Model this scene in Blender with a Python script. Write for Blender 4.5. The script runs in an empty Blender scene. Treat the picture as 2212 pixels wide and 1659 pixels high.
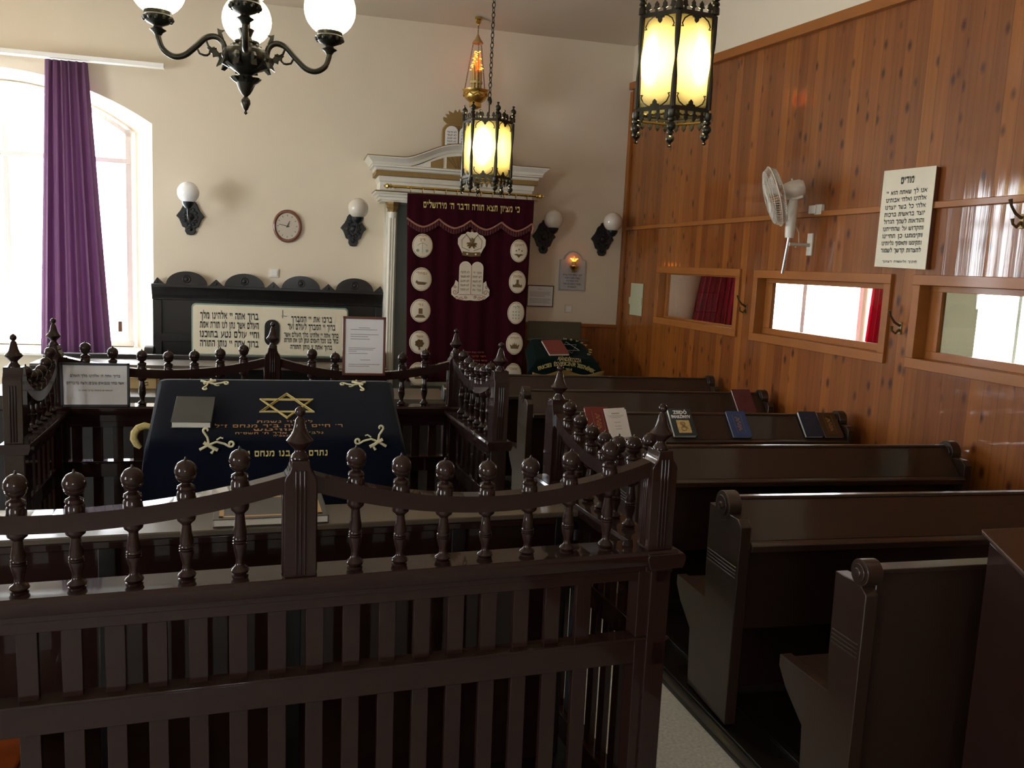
import bpy, math, random
from mathutils import Matrix, Vector, Euler
random.seed(7)
SC = bpy.context.scene
COL = SC.collection
PI = math.pi
# ------------------------------------------------------------------ camera
EYE = Vector((0, 0, 1.8))
FPX, CX, CY = 1853.0, 1106.0, 829.5
def cam_axes():
    p, r, w = math.radians(7.74), math.radians(2.69), math.radians(-15.91)
    F = Vector((0, math.cos(p), -math.sin(p))); U = Vector((0, math.sin(p), math.cos(p))); X = Vector((1, 0, 0))
    X2 = math.cos(r) * X + math.sin(r) * U; U2 = -math.sin(r) * X + math.cos(r) * U
    Z = Matrix.Rotation(w, 3, 'Z')
    return Z @ X2, Z @ U2, Z @ F
AX, AU, AF = cam_axes()
cam = bpy.data.cameras.new('camera'); camo = bpy.data.objects.new('camera', cam); COL.objects.link(camo)
cam.sensor_width = 36; cam.lens = FPX / 2212 * 36; cam.clip_start = .05
m = Matrix.Identity(4)
for i in range(3):
    m[i][0], m[i][1], m[i][2], m[i][3] = AX[i], AU[i], -AF[i], EYE[i]
camo.matrix_world = m
SC.camera = camo
# ------------------------------------------------------------------ view, world
SC.view_settings.view_transform = 'Standard'; SC.view_settings.look = 'None'
SC.view_settings.gamma = 1; SC.view_settings.use_curve_mapping = False
SC.view_settings.exposure = 2.3
SC.cycles.max_bounces = 8; SC.cycles.diffuse_bounces = 5; SC.cycles.glossy_bounces = 4
SC.cycles.transmission_bounces = 6; SC.cycles.transparent_max_bounces = 12
SC.cycles.sample_clamp_indirect = 6; SC.cycles.caustics_reflective = False; SC.cycles.caustics_refractive = False
W = bpy.data.worlds.new('overcast_sky'); SC.world = W; W.use_nodes = True
bg = W.node_tree.nodes['Background']; bg.inputs[0].default_value = (.90, .95, 1.0, 1); bg.inputs[1].default_value = 4.6
def portal(name, loc, rot, sx, sy):
    l = bpy.data.lights.new(name, 'AREA'); l.shape = 'RECTANGLE'; l.size = sx; l.size_y = sy
    l.cycles.is_portal = True
    o = bpy.data.objects.new(name, l); COL.objects.link(o); o.location = loc; o.rotation_euler = rot
# ------------------------------------------------------------------ materials
def new_mat(name):
    m = bpy.data.materials.new(name); m.use_nodes = True
    return m, m.node_tree.nodes, m.node_tree.links, m.node_tree.nodes['Principled BSDF']
def mat(name, col, rough=.5, metal=0, coat=0, var=0, scale=20, bump=0, spec=.5, trans=0, emis=None, estr=0, sheen=0, stretch=(1, 1, 1), coat_rough=.1):
    m, N, L, b = new_mat(name)
    c = (*col, 1)
    b.inputs['Roughness'].default_value = rough; b.inputs['Metallic'].default_value = metal
    b.inputs['Coat Weight'].default_value = coat; b.inputs['Coat Roughness'].default_value = coat_rough
    b.inputs['Specular IOR Level'].default_value = spec
    b.inputs['Base Color'].default_value = c
    if sheen:
        b.inputs['Sheen Weight'].default_value = sheen; b.inputs['Sheen Roughness'].default_value = .4
    if trans: b.inputs['Transmission Weight'].default_value = trans
    if emis: b.inputs['Emission Color'].default_value = (*emis, 1); b.inputs['Emission Strength'].default_value = estr
    tc = N.new('ShaderNodeTexCoord'); mp = N.new('ShaderNodeMapping'); mp.inputs['Scale'].default_value = stretch
    L.new(tc.outputs['Object'], mp.inputs[0])
    nz = N.new('ShaderNodeTexNoise'); nz.inputs['Scale'].default_value = scale; nz.inputs['Detail'].default_value = 5
    L.new(mp.outputs[0], nz.inputs[0])
    if var:
        mx = N.new('ShaderNodeMix'); mx.data_type = 'RGBA'
        mx.inputs[6].default_value = (*[x * (1 - var) for x in col], 1); mx.inputs[7].default_value = (*[min(1, x * (1 + var)) for x in col], 1)
        L.new(nz.outputs[0], mx.inputs[0]); L.new(mx.outputs[2], b.inputs['Base Color'])
    if bump:
        bp = N.new('ShaderNodeBump'); bp.inputs['Strength'].default_value = bump; bp.inputs['Distance'].default_value = .01
        L.new(nz.outputs[0], bp.inputs['Height']); L.new(bp.outputs[0], b.inputs['Normal'])
    return m
def pine(name, axis, base=(.24, .070, .009), width=.101, rough=.3):
    """varnished pine boards running up the wall; axis = the coordinate that runs across the boards"""
    m, N, L, b = new_mat(name)
    tc = N.new('ShaderNodeTexCoord'); sp = N.new('ShaderNodeSeparateXYZ'); L.new(tc.outputs['Object'], sp.inputs[0])
    def math_(op, a, bb=None):
        n = N.new('ShaderNodeMath'); n.operation = op
        for i, v in enumerate((a, bb)):
            if v is None: continue
            if isinstance(v, (int, float)): n.inputs[i].default_value = v
            else: L.new(v, n.inputs[i])
        return n.outputs[0]
    u = math_('DIVIDE', sp.outputs[axis], width)
    idx = math_('FLOOR', u); fr = math_('SUBTRACT', u, idx)
    wn = N.new('ShaderNodeTexWhiteNoise'); wn.noise_dimensions = '1D'; L.new(idx, wn.inputs['W'])
    # grain, shifted for every board
    cb = N.new('ShaderNodeCombineXYZ')
    L.new(math_('MULTIPLY', sp.outputs[axis], 38), cb.inputs[0]); L.new(math_('MULTIPLY', sp.outputs[2], 1.3), cb.inputs[1]); L.new(math_('MULTIPLY', idx, 7.31), cb.inputs[2])
    g = N.new('ShaderNodeTexNoise'); g.inputs['Scale'].default_value = 1; g.inputs['Detail'].default_value = 6; g.inputs['Distortion'].default_value = .6
    L.new(cb.outputs[0], g.inputs[0])
    ck = N.new('ShaderNodeCombineXYZ')
    L.new(math_('MULTIPLY', sp.outputs[axis], 9.5), ck.inputs[0]); L.new(math_('ADD', math_('MULTIPLY', sp.outputs[2], 5.2), math_('MULTIPLY', wn.outputs[0], 9)), ck.inputs[1]); L.new(math_('MULTIPLY', idx, 3.7), ck.inputs[2])
    vo = N.new('ShaderNodeTexVoronoi'); vo.inputs['Scale'].default_value = 1.0; L.new(ck.outputs[0], vo.inputs[0])
    kr = N.new('ShaderNodeValToRGB'); kr.color_ramp.elements[0].position = .08; kr.color_ramp.elements[0].color = (0, 0, 0, 1)
    kr.color_ramp.elements[1].position = .24; kr.color_ramp.elements[1].color = (1, 1, 1, 1)
    L.new(vo.outputs['Distance'], kr.inputs[0])
    r1 = N.new('ShaderNodeValToRGB'); E = r1.color_ramp.elements
    E[0].position = .22; E[0].color = (base[0] * .60, base[1] * .50, base[2] * .45, 1); E[1].position = .78; E[1].color = (base[0] * 1.25, base[1] * 1.40, base[2] * 1.5, 1)
    L.new(math_('ADD', math_('MULTIPLY', g.outputs[0], .62), math_('MULTIPLY', wn.outputs[0], .38)), r1.inputs[0])
    mk = N.new('ShaderNodeMix'); mk.data_type = 'RGBA'; mk.inputs[6].default_value = (base[0] * .25, base[1] * .17, base[2] * .2, 1)
    L.new(kr.outputs[0], mk.inputs[0]); L.new(r1.outputs[0], mk.inputs[7])
    e1 = math_('LESS_THAN', fr, .028)
    mg = N.new('ShaderNodeMix'); mg.data_type = 'RGBA'; L.new(e1, mg.inputs[0]); L.new(mk.outputs[2], mg.inputs[6]); mg.inputs[7].default_value = (base[0] * .45, base[1] * .36, base[2] * .35, 1)
    L.new(mg.outputs[2], b.inputs['Base Color'])
    b.inputs['Roughness'].default_value = .5; b.inputs['Specular IOR Level'].default_value = .25; b.inputs['Coat Weight'].default_value = 1.0; b.inputs['Coat Roughness'].default_value = .07
    cup = math_('MULTIPLY', math_('MULTIPLY', fr, math_('SUBTRACT', 1, fr)), 2.2)
    h = math_('ADD', math_('ADD', math_('MULTIPLY', e1, -1), math_('MULTIPLY', g.outputs[0], .12)), math_('MULTIPLY', cup, math_('SUBTRACT', wn.outputs[0], .35)))
    bp = N.new('ShaderNodeBump'); bp.inputs['Strength'].default_value = .45; bp.inputs['Distance'].default_value = .006
    L.new(h, bp.inputs['Height']); L.new(bp.outputs[0], b.inputs['Normal']); L.new(bp.outputs[0], b.inputs['Coat Normal'])
    return m
def translucent(name, col, mix=.5, rough=.6):
    m, N, L, b = new_mat(name)
    b.inputs['Base Color'].default_value = (*col, 1); b.inputs['Roughness'].default_value = rough
    t = N.new('ShaderNodeBsdfTranslucent'); t.inputs[0].default_value = (*col, 1)
    mx = N.new('ShaderNodeMixShader'); mx.inputs[0].default_value = mix
    out = N['Material Output']; L.new(b.outputs[0], mx.inputs[1]); L.new(t.outputs[0], mx.inputs[2]); L.new(mx.outputs[0], out.inputs[0])
    return m
def frosted(name):
    m, N, L, b = new_mat(name)
    b.inputs['Base Color'].default_value = (1, .93, .62, 1); b.inputs['Roughness'].default_value = .46; b.inputs['Transmission Weight'].default_value = 1
    t = N.new('ShaderNodeBsdfTranslucent'); t.inputs[0].default_value = (.72, .63, .30, 1)
    mx = N.new('ShaderNodeMixShader'); mx.inputs[0].default_value = .38
    L.new(b.outputs[0], mx.inputs[1]); L.new(t.outputs[0], mx.inputs[2]); L.new(mx.outputs[0], N['Material Output'].inputs[0])
    return m
def glass(name, tint=(1, 1, 1)):
    m, N, L, b = new_mat(name)
    t = N.new('ShaderNodeBsdfTransparent'); t.inputs[0].default_value = (*tint, 1)
    g = N.new('ShaderNodeBsdfGlossy'); g.inputs['Roughness'].default_value = .01
    f = N.new('ShaderNodeFresnel'); f.inputs[0].default_value = 1.5
    ge = N.new('ShaderNodeNewGeometry'); iv = N.new('ShaderNodeMath'); iv.operation = 'SUBTRACT'; iv.inputs[0].default_value = 1; L.new(ge.outputs['Backfacing'], iv.inputs[1])
    ml = N.new('ShaderNodeMath'); ml.operation = 'MULTIPLY'; L.new(f.outputs[0], ml.inputs[0]); L.new(iv.outputs[0], ml.inputs[1])
    mx = N.new('ShaderNodeMixShader'); L.new(ml.outputs[0], mx.inputs[0]); L.new(t.outputs[0], mx.inputs[1]); L.new(g.outputs[0], mx.inputs[2])
    L.new(mx.outputs[0], N['Material Output'].inputs[0])
    return m
M = dict(
    plaster=mat('cream_plaster', (.70, .62, .49), .85, var=.03, scale=3, bump=.04, spec=.2),
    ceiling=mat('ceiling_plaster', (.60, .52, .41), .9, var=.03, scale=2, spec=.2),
    white=mat('white_paint', (.80, .79, .76), .45),
    offwhite=mat('off_white_paint', (.72, .69, .60), .35, var=.05),
    grey=mat('grey_paint', (.36, .38, .36), .6, var=.06, scale=4),
    pine=pine('varnished_pine_boards', 1),
    pine_x=pine('varnished_pine_boards_front', 0, base=(.28, .09, .014)),
    pine_trim=mat('varnished_pine_trim', (.29, .10, .020), .45, coat=.2, spec=.3, var=.25, scale=9, bump=.05, stretch=(1, .4, 1)),
    brown=mat('dark_brown_gloss_paint', (.0195, .0078, .0056), .6, coat=.6, spec=.04, var=.12, scale=14, bump=.010, coat_rough=.035),
    brown2=mat('brown_gloss_paint_pew', (.024, .0115, .0075), .4, coat=.6, spec=.3, var=.14, scale=9, bump=.015, coat_rough=.09),
    black=mat('blackish_brown_varnish', (.0075, .0052, .0048), .4, coat=.3, spec=.3, var=.2, scale=8, bump=.03, coat_rough=.15),
    shelf=mat('worn_brown_shelf', (.07, .05, .032), .42, coat=.2, var=.15, scale=6),
    floor=mat('grey_terrazzo', (.48, .50, .50), .55, var=.5, scale=75, spec=.4),
    bronze=mat('dark_patinated_bronze', (.040, .036, .026), .32, metal=.75, var=.4, scale=30, bump=.2),
    iron=mat('black_cast_iron', (.005, .006, .009), .35, var=.3, scale=40, bump=.3),
    brass=mat('polished_brass', (.62, .42, .13), .22, metal=1),
    gold=mat('gold_leaf', (.70, .47, .14), .28, metal=1, var=.1),
    goldpaint=mat('bronze_gold_paint', (.27, .17, .06), .45, metal=.35, var=.1),
    steel=mat('chromed_steel', (.75, .75, .75), .15, metal=1),
    plastic=mat('white_plastic', (.66, .62, .54), .35),
    cage=mat('white_wire', (.55, .50, .42), .4),
    burgundy=mat('burgundy_velvet', (.030, .0018, .006), .95, sheen=.10, var=.15, scale=30, spec=.1),
    navy=mat('navy_velvet', (.0026, .0040, .0105), .95, sheen=.10, var=.15, scale=30, spec=.1),
    green=mat('dark_green_velvet', (.003, .010, .009), .95, sheen=.05, spec=.1),
    fringe=mat('rose_gold_braid', (.30, .13, .09), .7, var=.4, scale=200),
    valfringe=mat('burgundy_fringe', (.075, .012, .014), .9, var=.5, scale=150, stretch=(1, 1, .05)),
    thread=mat('gold_thread', (.62, .50, .20), .5, metal=.2),
    thread2=mat('pale_gold_thread', (.62, .58, .38), .5),
    copper=mat('copper_thread', (.34, .17, .055), .5),
    redthread=mat('dull_red_thread', (.30, .07, .04), .6),
    ivory=mat('ivory_satin', (.62, .56, .44), .6, var=.05),
    olive=mat('dark_gold_applique', (.13, .075, .02), .6, var=.2, scale=60),
    paper=mat('white_paper', (.78, .78, .80), .6),
    parchment=mat('cream_enamel', (.66, .60, .45), .4, var=.05, scale=5),
    teal=mat('grey_green_paint', (.20, .27, .22), .5),
    ink=mat('black_ink', (.02, .018, .02), .6),
    greyink=mat('grey_print', (.33, .33, .35), .6),
    pages=mat('book_pages', (.66, .62, .53), .8, var=.12, scale=90, stretch=(.2, .2, 6)),
    red_c=mat('red_book_cloth', (.16, .018, .014), .5), red2_c=mat('dull_red_book_cloth', (.20, .045, .035), .55),
    blue_c=mat('blue_book_cloth', (.018, .045, .15), .4), navy_c=mat('dark_blue_book_cloth', (.012, .022, .05), .4),
    brown_c=mat('brown_book_cloth', (.06, .028, .010), .45), black_c=mat('black_book_cover', (.022, .023, .022), .45),
    teal_c=mat('dark_teal_book_cover', (.010, .022, .028), .3, coat=.4), wine_c=mat('wine_red_book_cloth', (.10, .018, .022), .5),
    slate_c=mat('slate_book_cover', (.055, .05, .045), .5, var=.2), tan=mat('tan_gold_print', (.42, .25, .09), .5),
    picture=mat('ochre_printed_picture', (.55, .40, .17), .5, var=.5, scale=60),
    curtain=translucent('wine_red_curtain', (.42, .012, .05), .45, .9),
    curtain_w=translucent('hazed_red_curtain', (.19, .09, .18), .35, .9),  # blue flare haze over the red cloth is mixed into this colour
    opal=mat('opal_glass', (.62, .57, .49), .22, coat=.4),
    opal_lit=mat('opal_glass_lit_copy', (.85, .86, .88), .2, coat=.4),  # paler copy of the opal glass, its lit look put into the colour
    globe=mat('lit_opal_glass', (.9, .85, .75), .3, emis=(1, .90, .66), estr=.85),
    bulb=mat('lit_bulb', (1, .9, .7), .3, emis=(1, .80, .45), estr=48),
    flame=mat('glowing_red_filament', (1, .2, .05), .4, emis=(1, .10, .012), estr=.5),
    flame2=mat('glowing_orange_filament', (1, .4, .05), .4, emis=(1, .30, .03), estr=1.3),
    amber=mat('amber_candle_glass', (.55, .38, .15), .3, coat=.3),
    pane=frosted('frosted_yellow_glass'),
    glass=glass('clear_glass'), glass_g=glass('greenish_glass', (.86, .92, .88)),
    desktop=mat('red_brown_desk_varnish', (.045, .018, .009), .4, coat=.3, var=.2),
    clockface=mat('clock_dial', (.50, .44, .36), .5), clockwood=mat('red_brown_wood', (.15, .045, .022), .35, coat=.4),
    frame_red=mat('red_brown_frame', (.12, .032, .015), .4), frame_dark=mat('dark_frame', (.05, .028, .016), .4),
    black_f=mat('slate_grey_frame', (.035, .038, .045), .4), stone=mat('grey_marble', (.46, .46, .46), .5, var=.15, scale=12),
    yellow=mat('yellow_cardboard', (.52, .38, .18), .7), orange=mat('orange_varnished_wood', (.34, .075, .015), .25, coat=.5, var=.2),
    darkfabric=mat('dark_olive_leatherette', (.055, .045, .022), .5, var=.1), goldcloth=mat('ochre_lining', (.20, .13, .03), .7),
    goldfringe=mat('gold_fringe', (.45, .36, .14), .7, var=.5, scale=120, bump=.4),
    card=mat('pale_green_card', (.42, .42, .28), .6), oldbrass=mat('old_brass', (.16, .11, .05), .35, metal=.8),
)
# square Hebrew letters as broad-nib strokes: width, then (x0, y0, x1, y1) lines; level lines are broad, upright ones thin
HEB = {
 'א': (.80, (.05, .97, .76, .04), (.72, 1., .70, .72), (.70, .72, .52, .52), (.10, .50, .30, .66), (.10, .50, .08, .02)),
 'ב': (.80, (.06, .89, .62, .89), (.60, .92, .60, .10), (0, .11, .80, .11)), 'ג': (.50, (.10, .89, .40, .89), (.38, .9, .38, .45), (.38, .45, .44, .0), (.36, .35, .06, .05)),
 'ד': (.74, (0, .89, .74, .89), (.60, .9, .60, 0)), 'ה': (.74, (0, .89, .72, .89), (.66, .9, .66, 0), (.12, .58, .12, 0)),
 'ו': (.30, (0, .89, .26, .89), (.21, .9, .21, 0)), 'ז': (.34, (0, .89, .34, .89), (.17, .9, .17, 0)), 'ח': (.76, (0, .89, .72, .89), (.66, .9, .66, 0), (.12, .9, .12, 0)),
 'ט': (.78, (.10, .98, .10, .1), (.06, .11, .66, .11), (.70, .1, .70, .88), (.42, .89, .70, .89)), 'י': (.28, (0, .89, .24, .89), (.20, .9, .20, .52)),
 'כ': (.68, (.04, .89, .58, .89), (.60, .9, .60, .1), (.04, .11, .60, .11)), 'ך': (.66, (0, .89, .60, .89), (.56, .9, .56, -.36)),
 'ל': (.64, (.10, 1.40, .10, .86), (.06, .89, .58, .89), (.58, .9, .56, .55), (.56, .55, .30, 0)), 'מ': (.80, (.04, .98, .18, .70), (.16, .72, .04, 0), (.16, .80, .30, .90), (.26, .89, .68, .89), (.70, .9, .70, .1), (.40, .11, .72, .11)),
 'ם': (.76, (.0, .89, .70, .89), (.66, .9, .66, .1), (.08, .11, .68, .11), (.12, .9, .12, .1)), 'נ': (.48, (.12, .89, .38, .89), (.36, .9, .36, .1), (.0, .11, .38, .11)),
 'ן': (.30, (0, .89, .26, .89), (.21, .9, .21, -.36)), 'ס': (.76, (0, .89, .72, .89), (.68, .9, .60, .1), (.20, .11, .58, .11), (.10, .9, .20, .1)),
 'ע': (.72, (.06, .98, .26, .22), (.64, .98, .60, .50), (.60, .50, .02, -.06)), 'פ': (.74, (.04, .89, .64, .89), (.66, .9, .66, .1), (.04, .11, .66, .11), (.10, .9, .10, .55), (.10, .54, .30, .54)),
 'ף': (.70, (.04, .89, .62, .89), (.60, .9, .60, -.36), (.10, .9, .10, .5)), 'צ': (.74, (.04, .97, .66, .14), (.66, .98, .46, .50), (.0, .11, .72, .11)), 'ץ': (.66, (.04, .97, .32, .40), (.62, .98, .34, .45), (.32, .45, .32, -.36)),
 'ק': (.74, (0, .89, .70, .89), (.66, .9, .48, .12), (.12, .58, .12, -.34)), 'ר': (.68, (0, .89, .60, .89), (.58, .9, .58, 0)),
 'ש': (.86, (.04, .98, .12, .1), (.10, .11, .70, .11), (.80, .98, .68, .1), (.42, .98, .38, .50), (.38, .50, .12, .30)), 'ת': (.80, (.04, .89, .72, .89), (.68, .9, .68, 0), (.18, .9, .18, .08), (.0, .11, .20, .11)),
 '׳': (.18, (.12, 1.05, .06, .75)), '״': (.34, (.12, 1.05, .06, .75), (.28, 1.05, .22, .75)), ',': (.16, (.10, .12, .04, -.15)), ' ': (.42,)}
# ------------------------------------------------------------------ mesh builder
class MB:
    def __init__(s, T=None):
        s.v = []; s.f = []; s.T = T or Matrix.Identity(4)
    def add(s, vs, fs, X=None):
        o = len(s.v); Q = s.T @ X if X else s.T
        s.v += [Q @ Vector(p) for p in vs]; s.f += [[i + o for i in f] for f in fs]
        return s
    def box(s, x0, x1, y0, y1, z0, z1, X=None):
        vs = [(x, y, z) for z in (z0, z1) for y in (y0, y1) for x in (x0, x1)]
        return s.add(vs, [(0, 2, 3, 1), (4, 5, 7, 6), (0, 1, 5, 4), (2, 6, 7, 3), (0, 4, 6, 2), (1, 3, 7, 5)], X)
    def lathe(s, prof, X=None, n=16, sx=1, sy=1):
        vs = []; fs = []
        for r, z in prof:
            for k in range(n):
                a = 2 * PI * k / n; vs.append((r * math.cos(a) * sx, r * math.sin(a) * sy, z))
        for i in range(len(prof) - 1):
            for k in range(n):
                a, b = i * n + k, i * n + (k + 1) % n
                fs.append((a, b, b + n, a + n))
        fs.append(tuple(range(n))[::-1]); fs.append(tuple(range((len(prof) - 1) * n, len(prof) * n)))
        return s.add(vs, fs, X)
    def sphere(s, c, r, n=16, X=None, sx=1, sy=1, sz=1):
        k = max(4, n // 2); prof = [(max(1e-4, r * math.sin(PI * i / k)), -r * sz * math.cos(PI * i / k)) for i in range(k + 1)]
        Y = Matrix.Translation(c); return s.lathe(prof, X @ Y if X else Y, n, sx, sy)
    def tube(s, pts, r, n=8, X=None, closed=False):
        P = [Vector(p) for p in pts]; N = len(P); vs = []; fs = []
        rr = r if isinstance(r, (list, tuple)) else [r] * N
        up = None
        for i, p in enumerate(P):
            if closed: d = P[(i + 1) % N] - P[i - 1]
            else: d = P[min(i + 1, N - 1)] - P[max(i - 1, 0)]
            d = d.normalized() if d.length > 0 else Vector((0, 0, 1))
            if up is None:
                up = Vector((0, 0, 1)) if abs(d.z) < .9 else Vector((1, 0, 0))
            a = d.cross(up)
            if a.length < 1e-5: a = d.orthogonal()
            a.normalize(); b = a.cross(d).normalized(); up = b
            for k in range(n):
                t = 2 * PI * k / n; vs.append(p + (a * math.cos(t) + b * math.sin(t)) * rr[i])
        for i in range(N if closed else N - 1):
            j = (i + 1) % N
            for k in range(n):
                k2 = (k + 1) % n; fs.append((i * n + k, i * n + k2, j * n + k2, j * n + k))
        if not closed: fs.append(tuple(range(n))[::-1]); fs.append(tuple(range((N - 1) * n, N * n)))
        return s.add(vs, fs, X)
    def prism(s, poly, d0, d1, X=None, axis='z'):
        """polygon (a,b) extruded; axis z: (a,b,d); y: (a,d,b); x: (d,a,b)"""
        mk = {'z': lambda a, b, d: (a, b, d), 'y': lambda a, b, d: (a, d, b), 'x': lambda a, b, d: (d, a, b)}[axis]
        n = len(poly); vs = [mk(a, b, d0) for a, b in poly] + [mk(a, b, d1) for a, b in poly]
        ar = sum(poly[i][0] * poly[(i + 1) % n][1] - poly[(i + 1) % n][0] * poly[i][1] for i in range(n))
        if axis == 'y': ar = -ar
        if d1 < d0: ar = -ar
        fs = [tuple(range(n))[::-1], tuple(range(n, 2 * n))] + [(i, (i + 1) % n, (i + 1) % n + n, i + n) for i in range(n)]
        if ar < 0: fs = [f[::-1] for f in fs]
        return s.add(vs, fs, X)
    def sheet(s, nu, nv, fn, X=None, thick=None):
        vs = [fn(i / nu, j / nv) for j in range(nv + 1) for i in range(nu + 1)]
        fs = [(j * (nu + 1) + i, j * (nu + 1) + i + 1, (j + 1) * (nu + 1) + i + 1, (j + 1) * (nu + 1) + i) for j in range(nv) for i in range(nu)]
        return s.add(vs, fs, X)
    def text(s, body, size, X, width=None, align='CENTER', rtl=True, bold=0.0, ext=.0008):
        if rtl:
            h = size * .60; gap = .15; hh = .105 + bold / h * .8; vh = .055 + bold / h * .6
            tot = sum(HEB[ch][0] for ch in body) + gap * (len(body) - 1); kx = (width / (tot * h)) if width else 1
            x = tot / 2
            for ch in body:
                g = HEB[ch]; x -= g[0]
                for (a0, b0, a1, b1) in g[1:]:
                    dx, dy = a1 - a0, b1 - b0
                    if abs(dy) < .02: q = [(a0, b0 - hh), (a1, b0 - hh), (a1 + .03, b0 + hh), (a0 + .03, b0 + hh)]
                    else:
                        t = hh * .9 if abs(dx) > .5 * abs(dy) else vh
                        q = [(a0 - t, b0), (a1 - t, b1), (a1 + t, b1), (a0 + t, b0)]
                        if dy > 0: q = q[::-1]
                    s.add([((x + a) * h * kx, b * h, ext * (1 + .3 * (abs(dy) < .02))) for a, b in q], [(0, 1, 2, 3)], X)
                x -= gap
            return s
        c = bpy.data.curves.new('lettering', 'FONT'); c.body = body
        c.size = size; c.align_x = align; c.extrude = ext; c.offset = bold; c.resolution_u = 2
        o = bpy.data.objects.new('lettering', c); COL.objects.link(o)
        me = o.to_mesh(); vs = [v.co.copy() for v in me.vertices]; fs = [tuple(p.vertices) for p in me.polygons]
        o.to_mesh_clear(); bpy.data.objects.remove(o); bpy.data.curves.remove(c)
        if not vs: return s
        if width:
            lo = min(v.x for v in vs); hi = max(v.x for v in vs); k = width / max(1e-6, hi - lo)
            mid = (lo + hi) / 2 if align == 'CENTER' else lo
            for v in vs: v.x = (v.x - mid) * k + (0 if align == 'CENTER' else 0)
        return s.add(vs, fs, X)
    def build(s, name, material, parent=None, bevel=0, smooth=True, kind=None, solid=0):
        me = bpy.data.meshes.new(name); inv = WINV.get(parent.name) if parent else None
        vs = [inv @ p for p in s.v] if inv else s.v
        me.from_pydata([tuple(p) for p in vs], [], s.f); me.validate(); me.update()
        me.materials.append(M[material] if isinstance(material, str) else material)
        if smooth:
            me.shade_smooth(); me.set_sharp_from_angle(angle=math.radians(38))
        o = bpy.data.objects.new(name, me); COL.objects.link(o)
        if parent:
            o.parent = parent; WINV[o.name] = inv
        if solid:
            md = o.modifiers.new('thickness', 'SOLIDIFY'); md.thickness = solid; md.offset = 0
        if bevel:
            md = o.modifiers.new('bevel', 'BEVEL'); md.width = bevel; md.segments = 2; md.limit_method = 'ANGLE'; md.angle_limit = math.radians(40)
        if kind: o['kind'] = kind
        return o
WINV = {}
def thing(name, label, cat, loc=(0, 0, 0), rz=0, group=None):
    o = bpy.data.objects.new(name, None); COL.objects.link(o); o.empty_display_size = .1
    o.location = loc; o.rotation_euler = (0, 0, rz); o['label'] = label; o['category'] = cat
    if group: o['group'] = group
    WINV[o.name] = (Matrix.Translation(loc) @ Matrix.Rotation(rz, 4, 'Z')).inverted()
    return o
def tag(o, label, cat, group=None):
    o['label'] = label; o['category'] = cat
    if group: o['group'] = group
    return o
def kids(o): return [c for c in ALL() if c.parent is o]
def ALL(): return list(bpy.data.objects)
def dup(root, loc, rz, label, group=None):
    """a copy of a thing with copies of its parts and their sub-parts"""
    r = root.copy(); COL.objects.link(r); r.location = loc; r.rotation_euler = (0, 0, rz); r['label'] = label
    if group: r['group'] = group
    for ch in list(root.children):
        c = ch.copy(); COL.objects.link(c); c.parent = r
        for g in list(ch.children):
            d = g.copy(); COL.objects.link(d); d.parent = c
    return r
def T(x, y, z): return Matrix.Translation((x, y, z))
def RX(d): return Matrix.Rotation(math.radians(d), 4, 'X')
def RY(d): return Matrix.Rotation(math.radians(d), 4, 'Y')
def RZ(d): return Matrix.Rotation(math.radians(d), 4, 'Z')
# frames of the two walls the camera sees.  K rescales the surveyed lengths to the room's true size
K = 1.063
KS = T(0, 0, 1.8) @ Matrix.Scale(K, 4) @ T(0, 0, -1.8)
YF = 8.33 + 3.5 * math.tan(math.radians(1.9))
TF = KS @ T(0, YF, 0) @ RZ(-1.9)      # local: x along the front wall, -y into the room, z up
TR = KS @ T(3.5, 0, 0)                # local: -x into the room, y along the right wall, z up
def FP(x, d, z): return TF @ Vector((x, -d, z))
def RP(d, y, z): return TR @ Vector((-d, y, z))
XW = 3.5 * K
CZ = 4.045
# ------------------------------------------------------------------ room shell
LX = -4.3
def struct(mb, name, material, **k): return mb.build(name, material, kind='structure', **k)
struct(MB().box(LX - .3, XW + 7.2, -3.1, 9.6, -.1, 0), 'floor', 'floor')
zc = 1.8 + (CZ - 1.8) * K
struct(MB().box(LX - .3, XW + 7.2, -3.1, 9.6, zc, zc + .1), 'ceiling', 'ceiling')
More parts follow.
